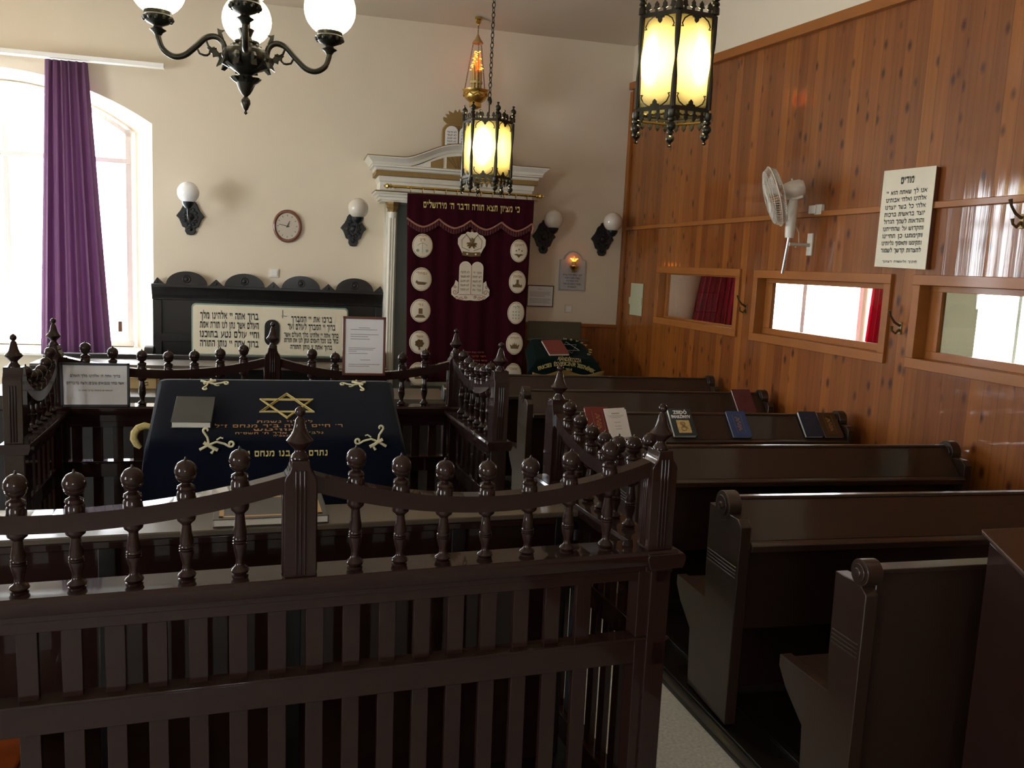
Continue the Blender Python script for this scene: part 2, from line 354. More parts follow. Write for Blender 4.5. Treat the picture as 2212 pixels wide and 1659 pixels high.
# front wall with an arched, splayed window opening
WX0, WX1, ZS = -3.61, -1.032, .852
def arch(x):
    t = min(1, abs(x + 2.32) / 1.29); return 2.917 + .372 * math.sqrt(max(0, 1 - (t * .985) ** 2.1)) * (1 if t < 1 else 0)
def arch_z(t):   # t in -1..1
    R_ = (1.29 ** 2 + .372 ** 2) / (2 * .372); x = t * 1.29
    return 2.917 + math.sqrt(max(0, R_ * R_ - x * x)) - (R_ - .372)
def front_wall(T_, x0, x1, wx0, wx1, zs, za, ztop, name, depth=.45, splay=.24):
    mb = MB(T_); c = (wx0 + wx1) / 2; hw = (wx1 - wx0) / 2; n = 24
    def q(a, b, c_, d): mb.add([a, b, c_, d], [(0, 1, 2, 3)])
    q((x0, 0, -.2), (wx0, 0, -.2), (wx0, 0, ztop), (x0, 0, ztop)); q((wx1, 0, -.2), (x1, 0, -.2), (x1, 0, ztop), (wx1, 0, ztop))
    q((wx0, 0, -.2), (wx1, 0, -.2), (wx1, 0, zs), (wx0, 0, zs))
    ko = (hw - splay) / hw
    for i in range(n):
        t0, t1 = -1 + 2 * i / n, -1 + 2 * (i + 1) / n
        a, b = c + t0 * hw, c + t1 * hw; za0, za1 = za(t0), za(t1)
        q((a, 0, za0), (b, 0, za1), (b, 0, ztop), (a, 0, ztop))
        q((c + t0 * hw * ko, depth, za0 - .05), (c + t1 * hw * ko, depth, za1 - .05), (b, 0, za1), (a, 0, za0))
    q((wx1, 0, zs), (wx1, 0, za(1)), (c + hw * ko, depth, za(1) - .05), (c + hw * ko, depth, zs + .03))
    q((wx0, 0, za(-1)), (wx0, 0, zs), (c - hw * ko, depth, zs + .03), (c - hw * ko, depth, za(-1) - .05))
    q((wx0, 0, zs), (wx1, 0, zs), (c + hw * ko, depth, zs + .03), (c - hw * ko, depth, zs + .03))
    # outer skin closes the wall so that no sky leaks round the opening
    for a, b in ((x0, c - hw * ko), (c + hw * ko, x1)): mb.box(a, b, depth, depth + .03, -.2, ztop)
    mb.box(c - hw * ko, c + hw * ko, depth, depth + .03, -.2, zs + .03)
    for i in range(n):
        t0, t1 = -1 + 2 * i / n, -1 + 2 * (i + 1) / n
        mb.prism([(c + t0 * hw * ko, za(t0) - .05), (c + t1 * hw * ko, za(t1) - .05), (c + t1 * hw * ko, ztop), (c + t0 * hw * ko, ztop)], depth, depth + .03, axis='y')
    return struct(mb, name, 'plaster', smooth=False)
def arched_window(T_, wx0, wx1, zs, za, name, depth=.45, splay=.24, transom=2.585):
    c = (wx0 + wx1) / 2; hw = (wx1 - wx0) / 2 - splay
    y0, y1 = depth - .09, depth - .03
    mb = MB(T_); z0 = zs + .03
    pts = [(c + hw * t, za(t) - .05) for t in [-1 + 2 * i / 20 for i in range(21)]]
    for i in range(20):
        (a, za0), (b, zb0) = pts[i], pts[i + 1]
        mb.prism([(a, za0 - .05), (b, zb0 - .05), (b, zb0), (a, za0)], y0, y1, axis='y')
    for x in (c - hw, c + hw - .05, c - .025):
        w = .05
        mb.box(x, x + w, y0, y1, z0, za(1) - .02)
    mb.box(c - hw, c + hw, y0 - .01, y1, z0, z0 + .05); mb.box(c - hw, c + hw, y0 - .01, y1, transom, transom + .045)
    w = struct(mb, name, 'white', bevel=.004)
    g = MB(T_).box(c - hw + .02, c + hw - .02, y0 + .03, y0 + .034, z0 + .02, za(0) - .07)
    g.build('pane', 'glass', None).parent = w
    return w
front_wall(TF, LX / K - .1, 3.55, WX0, WX1, ZS, arch_z, CZ + .05, 'wall_front')
w1 = arched_window(TF, WX0, WX1, ZS, arch_z, 'window_1')
MB(TF).box(-1.40, -1.365, .335, .36, 1.02, 1.12).build('handle', 'oldbrass', w1)
# sill shelf under the window
struct(MB(TF).box(WX0 - .05, WX1 + .0, -.10, .25, .83, .852), 'trim_1', 'white', bevel=.004)
# pine wainscot and trims on the front wall
struct(MB(TF).box(2.40, 3.5, -.022, 0, 0, 1.225), 'trim_2', 'pine_x', smooth=False)
struct(MB(TF).box(2.40, 3.5, -.04, 0, 1.225, 1.258), 'trim_3', 'pine_trim', bevel=.004)
# right partition: pine boards with three glazed openings
WN = [(5.955, 7.45, 1.345, 1.87), (4.26, 5.755, 1.34, 1.865), (2.565, 4.08, 1.34, 1.865), (.87, 2.37, 1.34, 1.865)]
CW = .058
ys = [9.2] + [v for a, b, c, d in WN for v in (b - .012, a + .012)] + [-2.9]
def right_wall():
    mb = MB(TR); th = .09
    for i in range(0, len(ys) - 1):
        b, a = ys[i], ys[i + 1]
        if i % 2 == 0: mb.box(0, th, a, b, -.2, 3.62)
        else:
            _, _, z0, z1 = WN[(i - 1) // 2]
            mb.box(0, th, a, b, -.2, z0 + .012); mb.box(0, th, a, b, z1 - .012, 3.62)
    return struct(mb, 'wall_right', 'pine', smooth=False)
right_wall()
struct(MB(TR).box(-.02, .11, -2.9, 9.2, 3.3, CZ + .05), 'wall_right_upper', 'plaster', smooth=False).location.x += .035
tt = MB(TR)
pz = lambda y: 3.43 + (y - 4.5) * .055
for y0, y1, a, b in ((-2.9, 8.36, pz(-2.9), pz(8.36)),):
    tt.add([(-.045, y0, a - .02), (-.045, y1, b - .02), (-.045, y1, b + .05), (-.045, y0, a + .05), (.03, y0, a - .02), (.03, y1, b - .02), (.03, y1, b + .05), (.03, y0, a + .05)],
           [(0, 1, 2, 3), (7, 6, 5, 4), (0, 4, 5, 1), (3, 2, 6, 7), (0, 3, 7, 4), (1, 5, 6, 2)])
struct(tt, 'trim_4', 'pine_trim', bevel=.004)
# plaster above the sloping top board
uw = MB(TR); uw.add([(-.012, -2.9, pz(-2.9)), (-.012, 8.36, pz(8.36)), (-.012, 8.36, CZ + .05), (-.012, -2.9, CZ + .05), (.0, -2.9, pz(-2.9)), (.0, 8.36, pz(8.36)), (.0, 8.36, CZ + .05), (.0, -2.9, CZ + .05)],
                    [(0, 3, 2, 1), (4, 5, 6, 7), (0, 1, 5, 4), (3, 7, 6, 2), (0, 4, 7, 3), (1, 2, 6, 5)])
struct(uw, 'wall_right_top', 'plaster', smooth=False)
struct(MB(TR).box(-.025, .0, -2.9, 8.33, 2.225, 2.262), 'trim_5', 'pine_trim', bevel=.004)
struct(MB(TR).box(-.03, 0, 8.26, 8.33, 0, 3.6), 'trim_6', 'pine_trim', bevel=.004)
for i, (a, b, z0, z1) in enumerate(WN):
    mb = MB(TR)
    mb.box(-.022, .10, a, b, z0, z0 + CW); mb.box(-.022, .10, a, b, z1 - CW, z1)
    mb.box(-.021, .10, a, a + CW, z0 + CW, z1 - CW); mb.box(-.021, .10, b - CW, b, z0 + CW, z1 - CW)
    w = struct(mb, 'window_%d' % (i + 2), 'pine_trim', bevel=.003)
    s = MB(TR); d0, d1 = .055, .09
    sw = .055 if i else .018
    s.box(d0, d1, a + CW, b - CW, z0 + CW, z0 + CW + sw * .8); s.box(d0, d1, a + CW, b - CW, z1 - CW - sw * .6, z1 - CW)
    s.box(d0 + .002, d1 - .002, a + CW, a + CW + sw * .5, z0 + CW + sw * .8, z1 - CW - sw * .6); s.box(d0 + .002, d1 - .002, b - CW - sw * 1.6, b - CW, z0 + CW + sw * .8, z1 - CW - sw * .6)
    s.build('sash', 'pine_trim', w, bevel=.002)
    MB(TR).box(.072, .076, a + CW + .01, b - CW - .01, z0 + CW + .01, z1 - CW - .01).build('pane', 'glass_g' if i > 1 else 'glass', w)
# rest of the hall behind and to the left of the camera
def wall_with_windows(name, axis, pos, lo, hi, wins, th=.3, zs=.95, zt=2.75):
    mb = MB(); cur = lo
    def bx(a, b, z0, z1, t0=0, t1=None):
        t1 = th if t1 is None else t1
        if axis == 'x': mb.box(pos - t1, pos - t0, a, b, z0, z1)
        else: mb.box(a, b, pos - t1, pos - t0, z0, z1)
    for a, b in wins:
        bx(cur, a, 0, zc); bx(a, b, 0, zs); bx(a, b, zt, zc); cur = b
    bx(cur, hi, 0, zc)
    return struct(mb, name, 'plaster', smooth=False)
LW = [(-.9, .7), (5.2, 6.7)]
wall_with_windows('wall_left', 'x', LX, -2.8, 9.3, LW)
BW = [(-1.0, -.55), (-.40, .05)]
wall_with_windows('wall_back', 'y', -2.5, LX, XW + .1, BW, zs=1.35, zt=2.35)
nwin = 6
for a, b in LW:
    mb = MB()
    for y in (a, (a + b) / 2 - .035, b - .07): mb.box(LX - .2, LX - .13, y, y + .07, .95, 2.75)
    for z in (.95, 2.05, 2.68): mb.box(LX - .2, LX - .13, a, b, z, z + .07)
    struct(mb, 'window_%d' % nwin, 'white'); nwin += 1
for a, b in BW:
    mb = MB()
    for x in (a, (a + b) / 2 - .03, b - .06): mb.box(x, x + .06, -2.7, -2.63, 1.35, 2.35)
    for z in (1.35, 2.29): mb.box(a, b, -2.7, -2.63, z, z + .06)
    struct(mb, 'window_%d' % nwin, 'white'); nwin += 1
# neighbouring room beyond the partition: its own front wall, window with two curtains, far wall
NX1 = 9.75
def narch(t): return 2.75 + .25 * math.sqrt(max(0, 1 - t * t))
front_wall(TF, 3.56, 7.2, 4.95, 6.62, .80, narch, CZ + .05, 'wall_front_annex', depth=.30, splay=.08)
arched_window(TF, 4.95, 6.62, .80, narch, 'window_11', depth=.30, splay=.08, transom=2.3)
front_wall(TF, 7.2, NX1, 7.93, 9.5, .80, narch, CZ + .05, 'wall_front_side', depth=.30, splay=.10)
arched_window(TF, 7.93, 9.5, .80, narch, 'window_12', depth=.30, splay=.10, transom=2.3)
struct(MB().box(NX1 * K, NX1 * K + .2, -3, 9.5, 0, zc), 'wall_annex', 'plaster', smooth=False)
struct(MB().box(XW, NX1 * K + .2, -2.8, -2.6, 0, zc), 'wall_annex_back', 'plaster', smooth=False)
def curtain(name, label, T_, x0t, x1t, x0b, x1b, zt, zb, d, material, folds, amp, seed=0):
    rnd = random.Random(seed); ph = [rnd.uniform(0, 6) for _ in range(4)]
    def fn(u, v):
        x = (x0t + (x1t - x0t) * u) * (1 - v) + (x0b + (x1b - x0b) * u) * v
        w = math.sin(u * folds * 2 * PI + ph[0] + .6 * math.sin(v * 2 + ph[1])) + .45 * math.sin(u * folds * 3.7 * PI + ph[2])
        return (x, -d + amp * w * (.55 + .45 * v), zt + (zb - zt) * v)
    mb = MB(T_).sheet(folds * 10, 16, fn)
    o = mb.build(name, material, None, solid=.004); return o
c = curtain('window_curtain', '', TF, -1.86, -1.525, -1.955, -1.37, 3.365, .845, .13, 'curtain_w', 6, .03, 3)
tag(c, 'red velvet curtain tinted plum by painted-in haze, hanging in front of the bright arched window', 'curtain')
c = curtain('window_curtain', '', TF, 4.52, 5.12, 4.08, 5.16, 2.95, .02, .14, 'curtain', 14, .035, 4)
tag(c, 'dark red curtain seen through the farthest opening of the pine partition', 'curtain')
c = curtain('window_curtain', '', TF, 6.45, 6.90, 6.28, 6.98, 2.95, .02, .14, 'curtain', 8, .035, 5)
tag(c, 'crimson curtain edge seen through the middle opening of the pine partition', 'curtain')
MB(TF).box(-3.9, -.905, -.17, -.08, 3.375, 3.415).build('curtain_rail', 'white', None, bevel=.004)
tag(bpy.data.objects['curtain_rail'], 'long white curtain rail fixed above the arched window', 'curtain rail')
# daylight portals
portal('daylight_front', tuple(FP(-2.32, -.5, 2.0)), (math.radians(90), 0, math.radians(-1.9)), 2.4, 2.8)
for px_ in (5.78, 8.7): portal('daylight_annex', tuple(FP(px_, -.34, 1.9)), (math.radians(90), 0, math.radians(-1.9)), 1.7, 2.5)
for a, b in LW: portal('daylight_left', (LX - .32, (a + b) / 2, 1.85), (0, math.radians(-90), 0), 1.8, b - a)
for a, b in BW: portal('daylight_back', ((a + b) / 2, -2.82, 1.9), (math.radians(-90), 0, 0), b - a, 1.0)
# ------------------------------------------------------------------ bimah balustrade
def bal_low(z0, z1):
    """turned spindle between shelf and arched rail"""
    h = z1 - z0; P = [(.021, 0), (.021, .04), (.015, .05), (.021, .07), (.0235, .10), (.021, .13), (.014, .155), (.011, .19), (.011, .26), (.016, .36), (.0185, .44),
        (.0185, .455), (.015, .465), (.0185, .475), (.0185, .49), (.015, .50), (.0185, .51), (.0185, .53), (.016, .55), (.0175, .60), (.014, .72), (.0115, .84), (.014, .86), (.022, .90), (.024, .94), (.023, 1.0)]
    return [(r, z0 + t * h) for r, t in P]
def bal_top(z):
    P = [(.023, -.012), (.023, .012), (.020, .018), (.023, .024), (.021, .030), (.011, .036), (.011, .039), (.018, .043), (.0225, .049), (.0240, .052), (.0228, .0535), (.0252, .056), (.0240, .0575), (.0268, .061), (.0278, .068), (.0268, .076), (.0238, .083), (.0185, .090), (.011, .0945), (.0045, .0965), (.0035, .099), (.0028, .103), (.0005, .105)]
    return [(r, z + t) for r, t in P]
def finial_prof(z):
    P = [(.024, 0), (.024, .006), (.020, .012), (.014, .020), (.014, .026), (.020, .032), (.030, .042), (.0345, .047), (.0350, .050), (.0320, .054), (.0240, .063), (.0185, .076), (.0145, .092), (.0115, .105), (.0070, .110), (.0065, .113), (.0115, .117), (.0140, .124), (.0125, .131), (.0070, .1365), (.0020, .139), (.0005, .140)]
    return [(r, z + t) for r, t in P]
class Run:
    """one straight run of balustrade; u along, v to the inside, z up"""
    def __init__(s, root, O, ang, shelf=.97, dz=0, tilt=0):
        s.root = root; s.X = T(O[0], O[1], dz) @ RZ(ang) @ RY(tilt); s.sh = shelf
    def part(s, name, fn, bevel=0, material='brown'):
        mb = MB(s.X); fn(mb); return mb.build(name, material, s.root, bevel=bevel)
    def arc(s, u0, u1, z_end, z_low, um=None, th=.046, v0=-.002, v1=.048, z_end1=None):
        um = (u0 + u1) / 2 if um is None else um; z_end1 = z_end if z_end1 is None else z_end1
        k0 = (z_end - z_low) / (um - u0) ** 2; k1 = (z_end1 - z_low) / (u1 - um) ** 2
        f = lambda u: z_low + (k0 if u < um else k1) * (u - um) ** 2
        n = 24; top = [(u0 + (u1 - u0) * i / n, f(u0 + (u1 - u0) * i / n)) for i in range(n + 1)]
        poly = [(u, z - th) for u, z in top] + top[::-1]
        def g(mb):
            for i in range(n):
                a, b = top[i], top[i + 1]
                vs = [(a[0], v0, a[1] - th), (b[0], v0, b[1] - th), (b[0], v0, b[1]), (a[0], v0, a[1]), (a[0], v1, a[1] - th), (b[0], v1, b[1] - th), (b[0], v1, b[1]), (a[0], v1, a[1])]
                mb.add(vs, [(0, 1, 2, 3), (7, 6, 5, 4), (0, 4, 5, 1), (3, 2, 6, 7)])
        s.part('arched_rail', g)
        return f
    def baluster(s, u, f, th=.046):
        z = f(u)
        o = s.part('baluster', lambda mb: mb.lathe(bal_low(s.sh - .004, z - th + .004), T(u, .023, 0), 14))
        mb = MB(s.X); mb.lathe(bal_top(z), T(u, .023, 0), 16); k = mb.build('ball_knob', 'brown', None)
        # the knob is a sub-part of its spindle
        inv = WINV[s.root.name]; k.data.transform(inv); k.parent = o
    def post(s, u, w=.083, d=.075, zt=1.235, base=0, v=.02, wing=(1, 1), fin=True):
        h = w / 2; n = .023; sh = s.sh
        L = h if wing[0] else h; 
        poly = [(-h, base), (h, base), (h, zt), (h * .92, zt + .012), (h * .70, zt + .024), (h * .60, zt + .036), (n, zt + .05), (n, zt + .055), (-n, zt + .055), (-n, zt + .05), (-h * .60, zt + .036), (-h * .70, zt + .024), (-h * .92, zt + .012), (-h, zt)]
        def g(mb):
            mb.prism([(u + a, b) for a, b in poly], v - d / 2, v + d / 2, axis='y')
            for du in (-.011, 0, .011): mb.box(u + du - .0035, u + du + .0035, v - d / 2 - .004, v - d / 2 + .002, sh + .004, zt + .03)
            for dv in (-.011, 0, .011): mb.box(u - h - .004, u + h + .004, v + dv - .0035, v + dv + .0035, sh + .004, zt - .02)
        o = s.part('post', g, bevel=.0025)
        if fin:
            k = MB(s.X).lathe(finial_prof(zt + .053), T(u, v, 0), 18).build('finial', 'brown', None)
            k.data.transform(WINV[s.root.name]); k.parent = o
    def frame(s, u0, u1, slat0, pitch=.0985, width=.047, n=10, stile0=True, stile1=True, v=.012, top=.872, mid=(.606, .692), bot=.10):
        sh = s.sh
        def shelf(mb):
            prof = [(-.030, -.046), (-.034, -.036), (-.038, -.024), (-.038, -.010), (-.030, 0), (.085, 0), (.090, -.012), (.080, -.046)]
            mb.prism([(a, sh + b) for a, b in prof], u0 - .03, u1 + .03, axis='x')
        s.part('shelf_rail', shelf, bevel=.002)
        def fr(mb):
            mb.box(u0, u1, -.004, .044, top, sh - .045); mb.box(u0, u1, -.012, -.003, top + .03, sh - .046)
        s.part('top_rail', fr, bevel=.002)
        def md(mb):
            mb.box(u0, u1, -.004, .040, mid[0], mid[1] - .012); mb.prism([(-.004, mid[1] - .012), (-.016, mid[1] - .008), (-.016, mid[1]), (.046, mid[1]), (.046, mid[1] - .012)], u0 + .0, u1 - .0, axis='x')
        s.part('middle_rail', md, bevel=.002)
        s.part('bottom_rail', lambda mb: mb.box(u0, u1, -.01, .05, .0, bot), bevel=.002)
        if stile0: s.part('stile', lambda mb: mb.box(u0, u0 + .085, -.006, .06, 0, sh - .045), bevel=.002)
        if stile1: s.part('stile', lambda mb: mb.box(u1 - .085, u1, -.006, .06, 0, sh - .045), bevel=.002)
        for i in range(n):
            u = slat0 + i * pitch
            s.part('slat', lambda mb: mb.box(u, u + width, v, v + .022, mid[1] - .005, top + .01), bevel=.0015)
            s.part('slat', lambda mb: mb.box(u, u + width, v, v + .022, bot - .01, mid[0] + .01), bevel=.0015)
struct(MB().box(-1.15, 1.12, 2.30, 4.80, .0, .004), 'floor_boards', 'black')
ROOT_N = thing('balustrade', 'near dark brown balustrade across the foreground with ball-topped spindles and corner post', 'balustrade', (.081, 2.243, 0))
R = Run(ROOT_N, (.087, 2.243), 3.0, tilt=-.4)
f = R.arc(.038, 1.02, 1.238, 1.157, .535)
for u in (.148, .271, .394, .518, .646, .771, .896): R.baluster(u, f)
f = R.arc(-1.12, -.038, 1.238, 1.165, -.58)
for u in (-1.01, -.90, -.785, -.66, -.534, -.404, -.280, -.150): R.baluster(u, f)
R.post(0, base=.965, zt=1.225); R.post(1.06, base=.90, zt=1.218); R.post(-1.16, base=.90)
R.frame(-1.2, 1.085, -1.065, n=20)
SA = 93.07
S0 = (1.163 + .012, 2.283 + .02)
def side_run(root): return Run(root, S0, SA)
R = side_run(ROOT_N)
f = R.arc(.045, .86, 1.24, 1.150, .45)
for u in (.11, .22, .33, .44, .55, .66, .77): R.baluster(u, f)
R.post(.895, base=0.0, zt=1.235)
R.frame(-.02, .93, .10, n=8, pitch=.0985)
# far run
ROOT_F = thing('balustrade', 'far dark brown balustrade between the navy-covered table and the front wall', 'balustrade', (.013, 4.80, 0))
R = Run(ROOT_F, (.013, 4.80), .0, shelf=.985, dz=.005)
f = R.arc(.04, .985, 1.245, 1.175, .50)
for u in (.21, .335, .46, .585, .71, .84): R.baluster(u, f)
f = R.arc(-1.06, -.04, 1.245, 1.175, -.55)
for u in (-.93, -.80, -.66, -.53, -.40, -.27, -.15): R.baluster(u, f)
R.post(0, base=.98, zt=1.25); R.post(1.015, base=0, zt=1.24); R.post(-1.075, base=0, zt=1.24)
R.frame(-1.10, 1.04, -1.0, n=20)
R = Run(ROOT_F, S0, SA)
f = R.arc(1.70, 2.44, 1.275, 1.195, 2.0)
for u in (1.80, 1.90, 2.0, 2.1, 2.2, 2.31): R.baluster(u, f)
R.post(1.66, base=0, zt=1.25)
R.frame(1.62, 2.50, 1.72, n=7)
R = Run(ROOT_F, (-1.075, 4.80), -88.5)
f = R.arc(.04, .76, 1.25, 1.135, .42)
for u in (.12, .22, .32, .42, .52, .62): R.baluster(u, f)
R.post(.80, base=0, zt=1.235)
R.frame(0, .84, .10, n=7)
# ------------------------------------------------------------------ pews on the right
def pew(name, label, O, ang, L, plain=False, group='dark pews along the pine partition', material='brown2', scroll=True):
    p = thing(name, label, 'pew', (O[0], O[1], .05), math.radians(ang), group)
    X = T(O[0], O[1], 0) @ RZ(ang)
    def part(n, g, bevel=.0025, parent=p, m_=material):
        mb = MB(X); g(mb); return mb.build(n, m_, parent, bevel=bevel)
    if plain:
        part('back_board', lambda mb: (mb.box(.045, L - .045, -.02, .02, .10, .925), mb.box(.045, L - .045, -.03, .03, .925, .94)))
    else:
        part('book_rest', lambda mb: (mb.prism([(0, .93), (.03, .93), (.03, .915), (-.115, .785), (-.13, .80)], .045, L - .045, axis='x'),
                                      mb.prism([(-.13, .80), (-.115, .785), (-.125, .765), (-.165, .765), (-.165, .79), (-.15, .80)], .045, L - .045, axis='x')))
        part('back_board', lambda mb: mb.box(.045, L - .045, -.035, -.01, .40, .80))
        part('top_cap', lambda mb: mb.prism([(-.004, .930), (.0, .942), (.030, .942), (.036, .930)], .045, L - .045, axis='x'))
    part('seat', lambda mb: (mb.box(.045, L - .045, -.01, .36, .455, .48), mb.box(.045, L - .045, .10, .125, .08, .455)))
    f0 = -.15 if not plain else -.035
    prof = [(f0, .06), (f0, .86), (f0 + .03, .885), (.12, .885), (.115, .60), (.10, .485), (.38, .482), (.38, .44), (.33, .38), (.22, .30), (.20, .06)]
    for x in (0, L - .045):
        e = part('end_panel', lambda mb: (mb.prism(prof, x, x + .045, axis='x'),
            [mb.add([(x - .004, f0 + .01, .70 - i * .014), (x - .004, .105, .70 - i * .014), (x - .004, .105, .694 - i * .014), (x - .004, f0 + .01, .694 - i * .014), (x + .001, f0 + .01, .70 - i * .014), (x + .001, .105, .70 - i * .014), (x + .001, .105, .694 - i * .014), (x + .001, f0 + .01, .694 - i * .014)],
                    [(0, 3, 2, 1), (4, 5, 6, 7), (0, 1, 5, 4), (3, 7, 6, 2)]) for i in range(4)]))
        if scroll:
            cy_ = .005 if not plain else .0; sr = .060 if not plain else .042
            q = MB(X).lathe([(sr, 0), (sr, .055)], T(x - .005, cy_, .965 - sr) @ RY(90), 24)
            q.lathe([(sr * .7, -.006), (sr * .7, .0), (.018, .0), (.016, -.012), (.001, -.014)][::-1], T(x - .005, cy_, .965 - sr) @ RY(90), 20)
            k = q.build('scroll', material, None, bevel=.002); k.data.transform(WINV[p.name]); k.parent = e
    return p
PW = [(2.945, 'fifth dark pew from the ark, nearest long one with a bright glint along its top'),
      (3.90, 'fourth dark pew from the ark, empty book rest right behind the one holding four books'),
      (4.87, 'third dark pew from the ark, its book rest holding the row of prayer books'),
      (5.80, 'second dark pew from the ark, one wine-red book at its wall end'),
      (6.62, 'foremost dark pew, empty, right below the green-draped lectern')]
proto = None
for i, (y, lab) in enumerate(PW):
    if proto is None: proto = pew('pew', lab, (1.735, y), -2.8, 1.90)
    else: dup(proto, (1.735, y, .05), math.radians(-2.8), lab)
pew('pew', 'short nearest pew with a plain tall back board beside the aisle', (1.75, 2.14), -1.0, 1.5, plain=True)
# plinth the pews stand on
pl = MB(); pl.prism([(0, 0), (.25, 0), (.25, .035), (.02, .035), (.0, .02)], -.2, 7.6, X=T(1.69, 0, 0), axis='y')
pl.box(1.72, XW - .03, -.2, 7.6, .034, .05); pl.box(1.86, 1.89, -.2, 7.6, .05, .065)
tag(pl.build('pew_platform', 'black', None, bevel=.003), 'low black wooden platform under the pews beside the aisle', 'platform')
# tall sloping desk at the right edge
dk = thing('standing_desk', 'tall dark brown desk with sloping top cut by the right edge of the picture', 'desk', (2.3, 1.5, 0))
X = T(2.10, 0, 0)
MB(X).prism([(1.25, .05), (2.02, .05), (2.02, 1.045), (1.25, .70)], 0, .035, axis='x').build('side_panel', 'brown', dk, bevel=.003)
MB(X).prism([(1.22, .690), (2.045, 1.060), (2.05, 1.075), (1.22, .705)], -.006, .9, axis='x').build('sloping_top', 'desktop', dk, bevel=.003)
MB(X).box(.035, .9, 1.99, 2.02, .05, 1.045).build('back_panel', 'black', dk, bevel=.003)
MB(X).box(.035, .9, 1.25, 1.28, .05, .70).build('front_panel', 'black', dk, bevel=.003)
# ------------------------------------------------------------------ reading table, desk and chairs inside the bimah
tb = thing('reading_table', 'tall sloping reading table under the navy velvet cloth', 'table', (.04, 3.68, 0))
MB().prism([(3.46, 1.06), (3.90, 1.235), (3.90, 1.205), (3.46, 1.03)], -.42, .50, axis='x').build('table_top', 'brown', tb)
for x in (-.40, .42):
    for y in (3.48, 3.84): MB().box(x, x + .06, y, y + .05, 0, 1.045).build('leg', 'brown', tb)
def cloth():
    # cross-section goes from the back hem over the slope to the front hem; sides flare out
    sec = [(4.02, .45), (3.98, .80), (3.925, 1.20), (3.915, 1.255), (3.90, 1.262), (3.80, 1.223), (3.68, 1.176), (3.56, 1.128), (3.46, 1.088), (3.445, 1.075), (3.435, 1.04), (3.425, .90), (3.41, .75), (3.39, .45)]
    def xw(z): # half-width by drop below edge
        return 0
    vs = []; fs = []; nx = 28; n = len(sec)
    rnd = random.Random(4)
    mb = MB()
    def pt(i, u):
        y, z = sec[i]; h = .485
        # u in -1.6..1.6 ; |u|<=1 is on top
        if abs(u) <= 1: return (.04 + u * h + (.03 * u if i < 4 else 0), y, z + .0)
        s_ = 1 if u > 0 else -1; t = (abs(u) - 1) / .6
        zt = z; drop = t * .75
        yy = y; flare = .055 * t * (1 + .3 * math.sin(i * 1.9 + s_))
        zz = max(.42, zt - drop) if zt > 1.0 else max(.42, zt - drop * .3)
        return (.04 + s_ * (h + flare + .012), yy + .015 * math.sin(t * 4 + i), zz)
    us = [-1.6, -1.5, -1.4, -1.3, -1.2, -1.1, -1.03] + [-1 + 2 * k / 20 for k in range(21)] + [1.03, 1.1, 1.2, 1.3, 1.4, 1.5, 1.6]
    def pt2(i, u):
        x, y, z = pt(i, u)
        if i in (0, 1, 2) or i >= 11:   # hanging front and back get soft folds
            k = {0: 1, 1: .6, 2: .2, 11: .3, 12: .7, 13: 1}.get(i, 0)
            y += .018 * k * math.sin(u * 13 + 1) * (1 if i >= 10 else -1); x += .03 * k * (1 if u > 0 else -1) * abs(u)
            if abs(u) > 1 : x = .04 + (1 if u > 0 else -1) * (.485 + .05 * k + .02); z = min(z, sec[i][1])
        return (x, y, z)
    m_ = len(us)
    vs = [pt2(i, u) for i in range(n) for u in us]
    fs = [(i * m_ + j, i * m_ + j + 1, (i + 1) * m_ + j + 1, (i + 1) * m_ + j) for i in range(n - 1) for j in range(m_ - 1)]
    mb.add(vs, fs); return mb
cl = thing('velvet_tablecloth', 'navy velvet cloth with gold star and Hebrew lettering over the reading table', 'tablecloth', (.04, 3.68, 0))
o = cloth().build('cloth', 'navy', cl, solid=.004)
sb = o.modifiers.new('smooth', 'SUBSURF'); sb.levels = 1; sb.render_levels = 1
# frame of the sloping top: x right, y up the slope, z out of the cloth
slope = math.atan2(1.262 - 1.088, 3.90 - 3.46)
TS = T(.04, 3.46, 1.0935) @ Matrix.Rotation(slope, 4, 'X')
def stroke(mb, pts, w=.006, X=None): mb.tube([(a, b, 0) for a, b in pts], w, 6, X)
def star(mb, cx_, cy_, r, w, X=None, sy=1):
    for s_ in (1, -1):
        P = [(cx_ + r * math.cos(a) , cy_ + s_ * r * math.sin(a) * sy) for a in (PI / 2, PI / 2 + 2 * PI / 3, PI / 2 + 4 * PI / 3)]
        mb.tube([(x, y, 0) for x, y in P], w, 6, X, closed=True)
mb = MB(TS); star(mb, .030, .235, .125, .0050, sy=.80); star(mb, .030, .235, .110, .0022, sy=.80); mb.build('gold_star', 'thread', cl)
def spiral(cx_, cy_, r0, r1, a0, a1, n=16):
    return [(cx_ + (r0 + (r1 - r0) * i / n) * math.cos(a0 + (a1 - a0) * i / n), cy_ + (r0 + (r1 - r0) * i / n) * math.sin(a0 + (a1 - a0) * i / n)) for i in range(n + 1)]
def flourish(mb, cx_, cy_, fx, fy, s=1.0, w=.0048):
    """corner ornament: leaf cluster with two curling stems"""
    def t(P): return [(cx_ + fx * x * s, cy_ + fy * y * s) for x, y in P]
    stroke(mb, t([(0, 0), (.03, -.012), (.06, -.004), (.08, .008)] + spiral(.085, -.004, .013, .004, 1.2, -4)), w)
    stroke(mb, t([(0, 0), (-.005, -.03), (-.018, -.05)] + spiral(-.010, -.060, .012, .004, 2.6, 7)), w)
    stroke(mb, t([(-.035, .02), (0, .0), (.02, .02), (.01, .035)]), w * 1.3)
    stroke(mb, t([(-.02, -.01), (.015, .012), (.035, .022)]), w * 1.6)
    stroke(mb, t([(.03, -.02), (.045, -.03), (.055, -.026)]), w * .7)
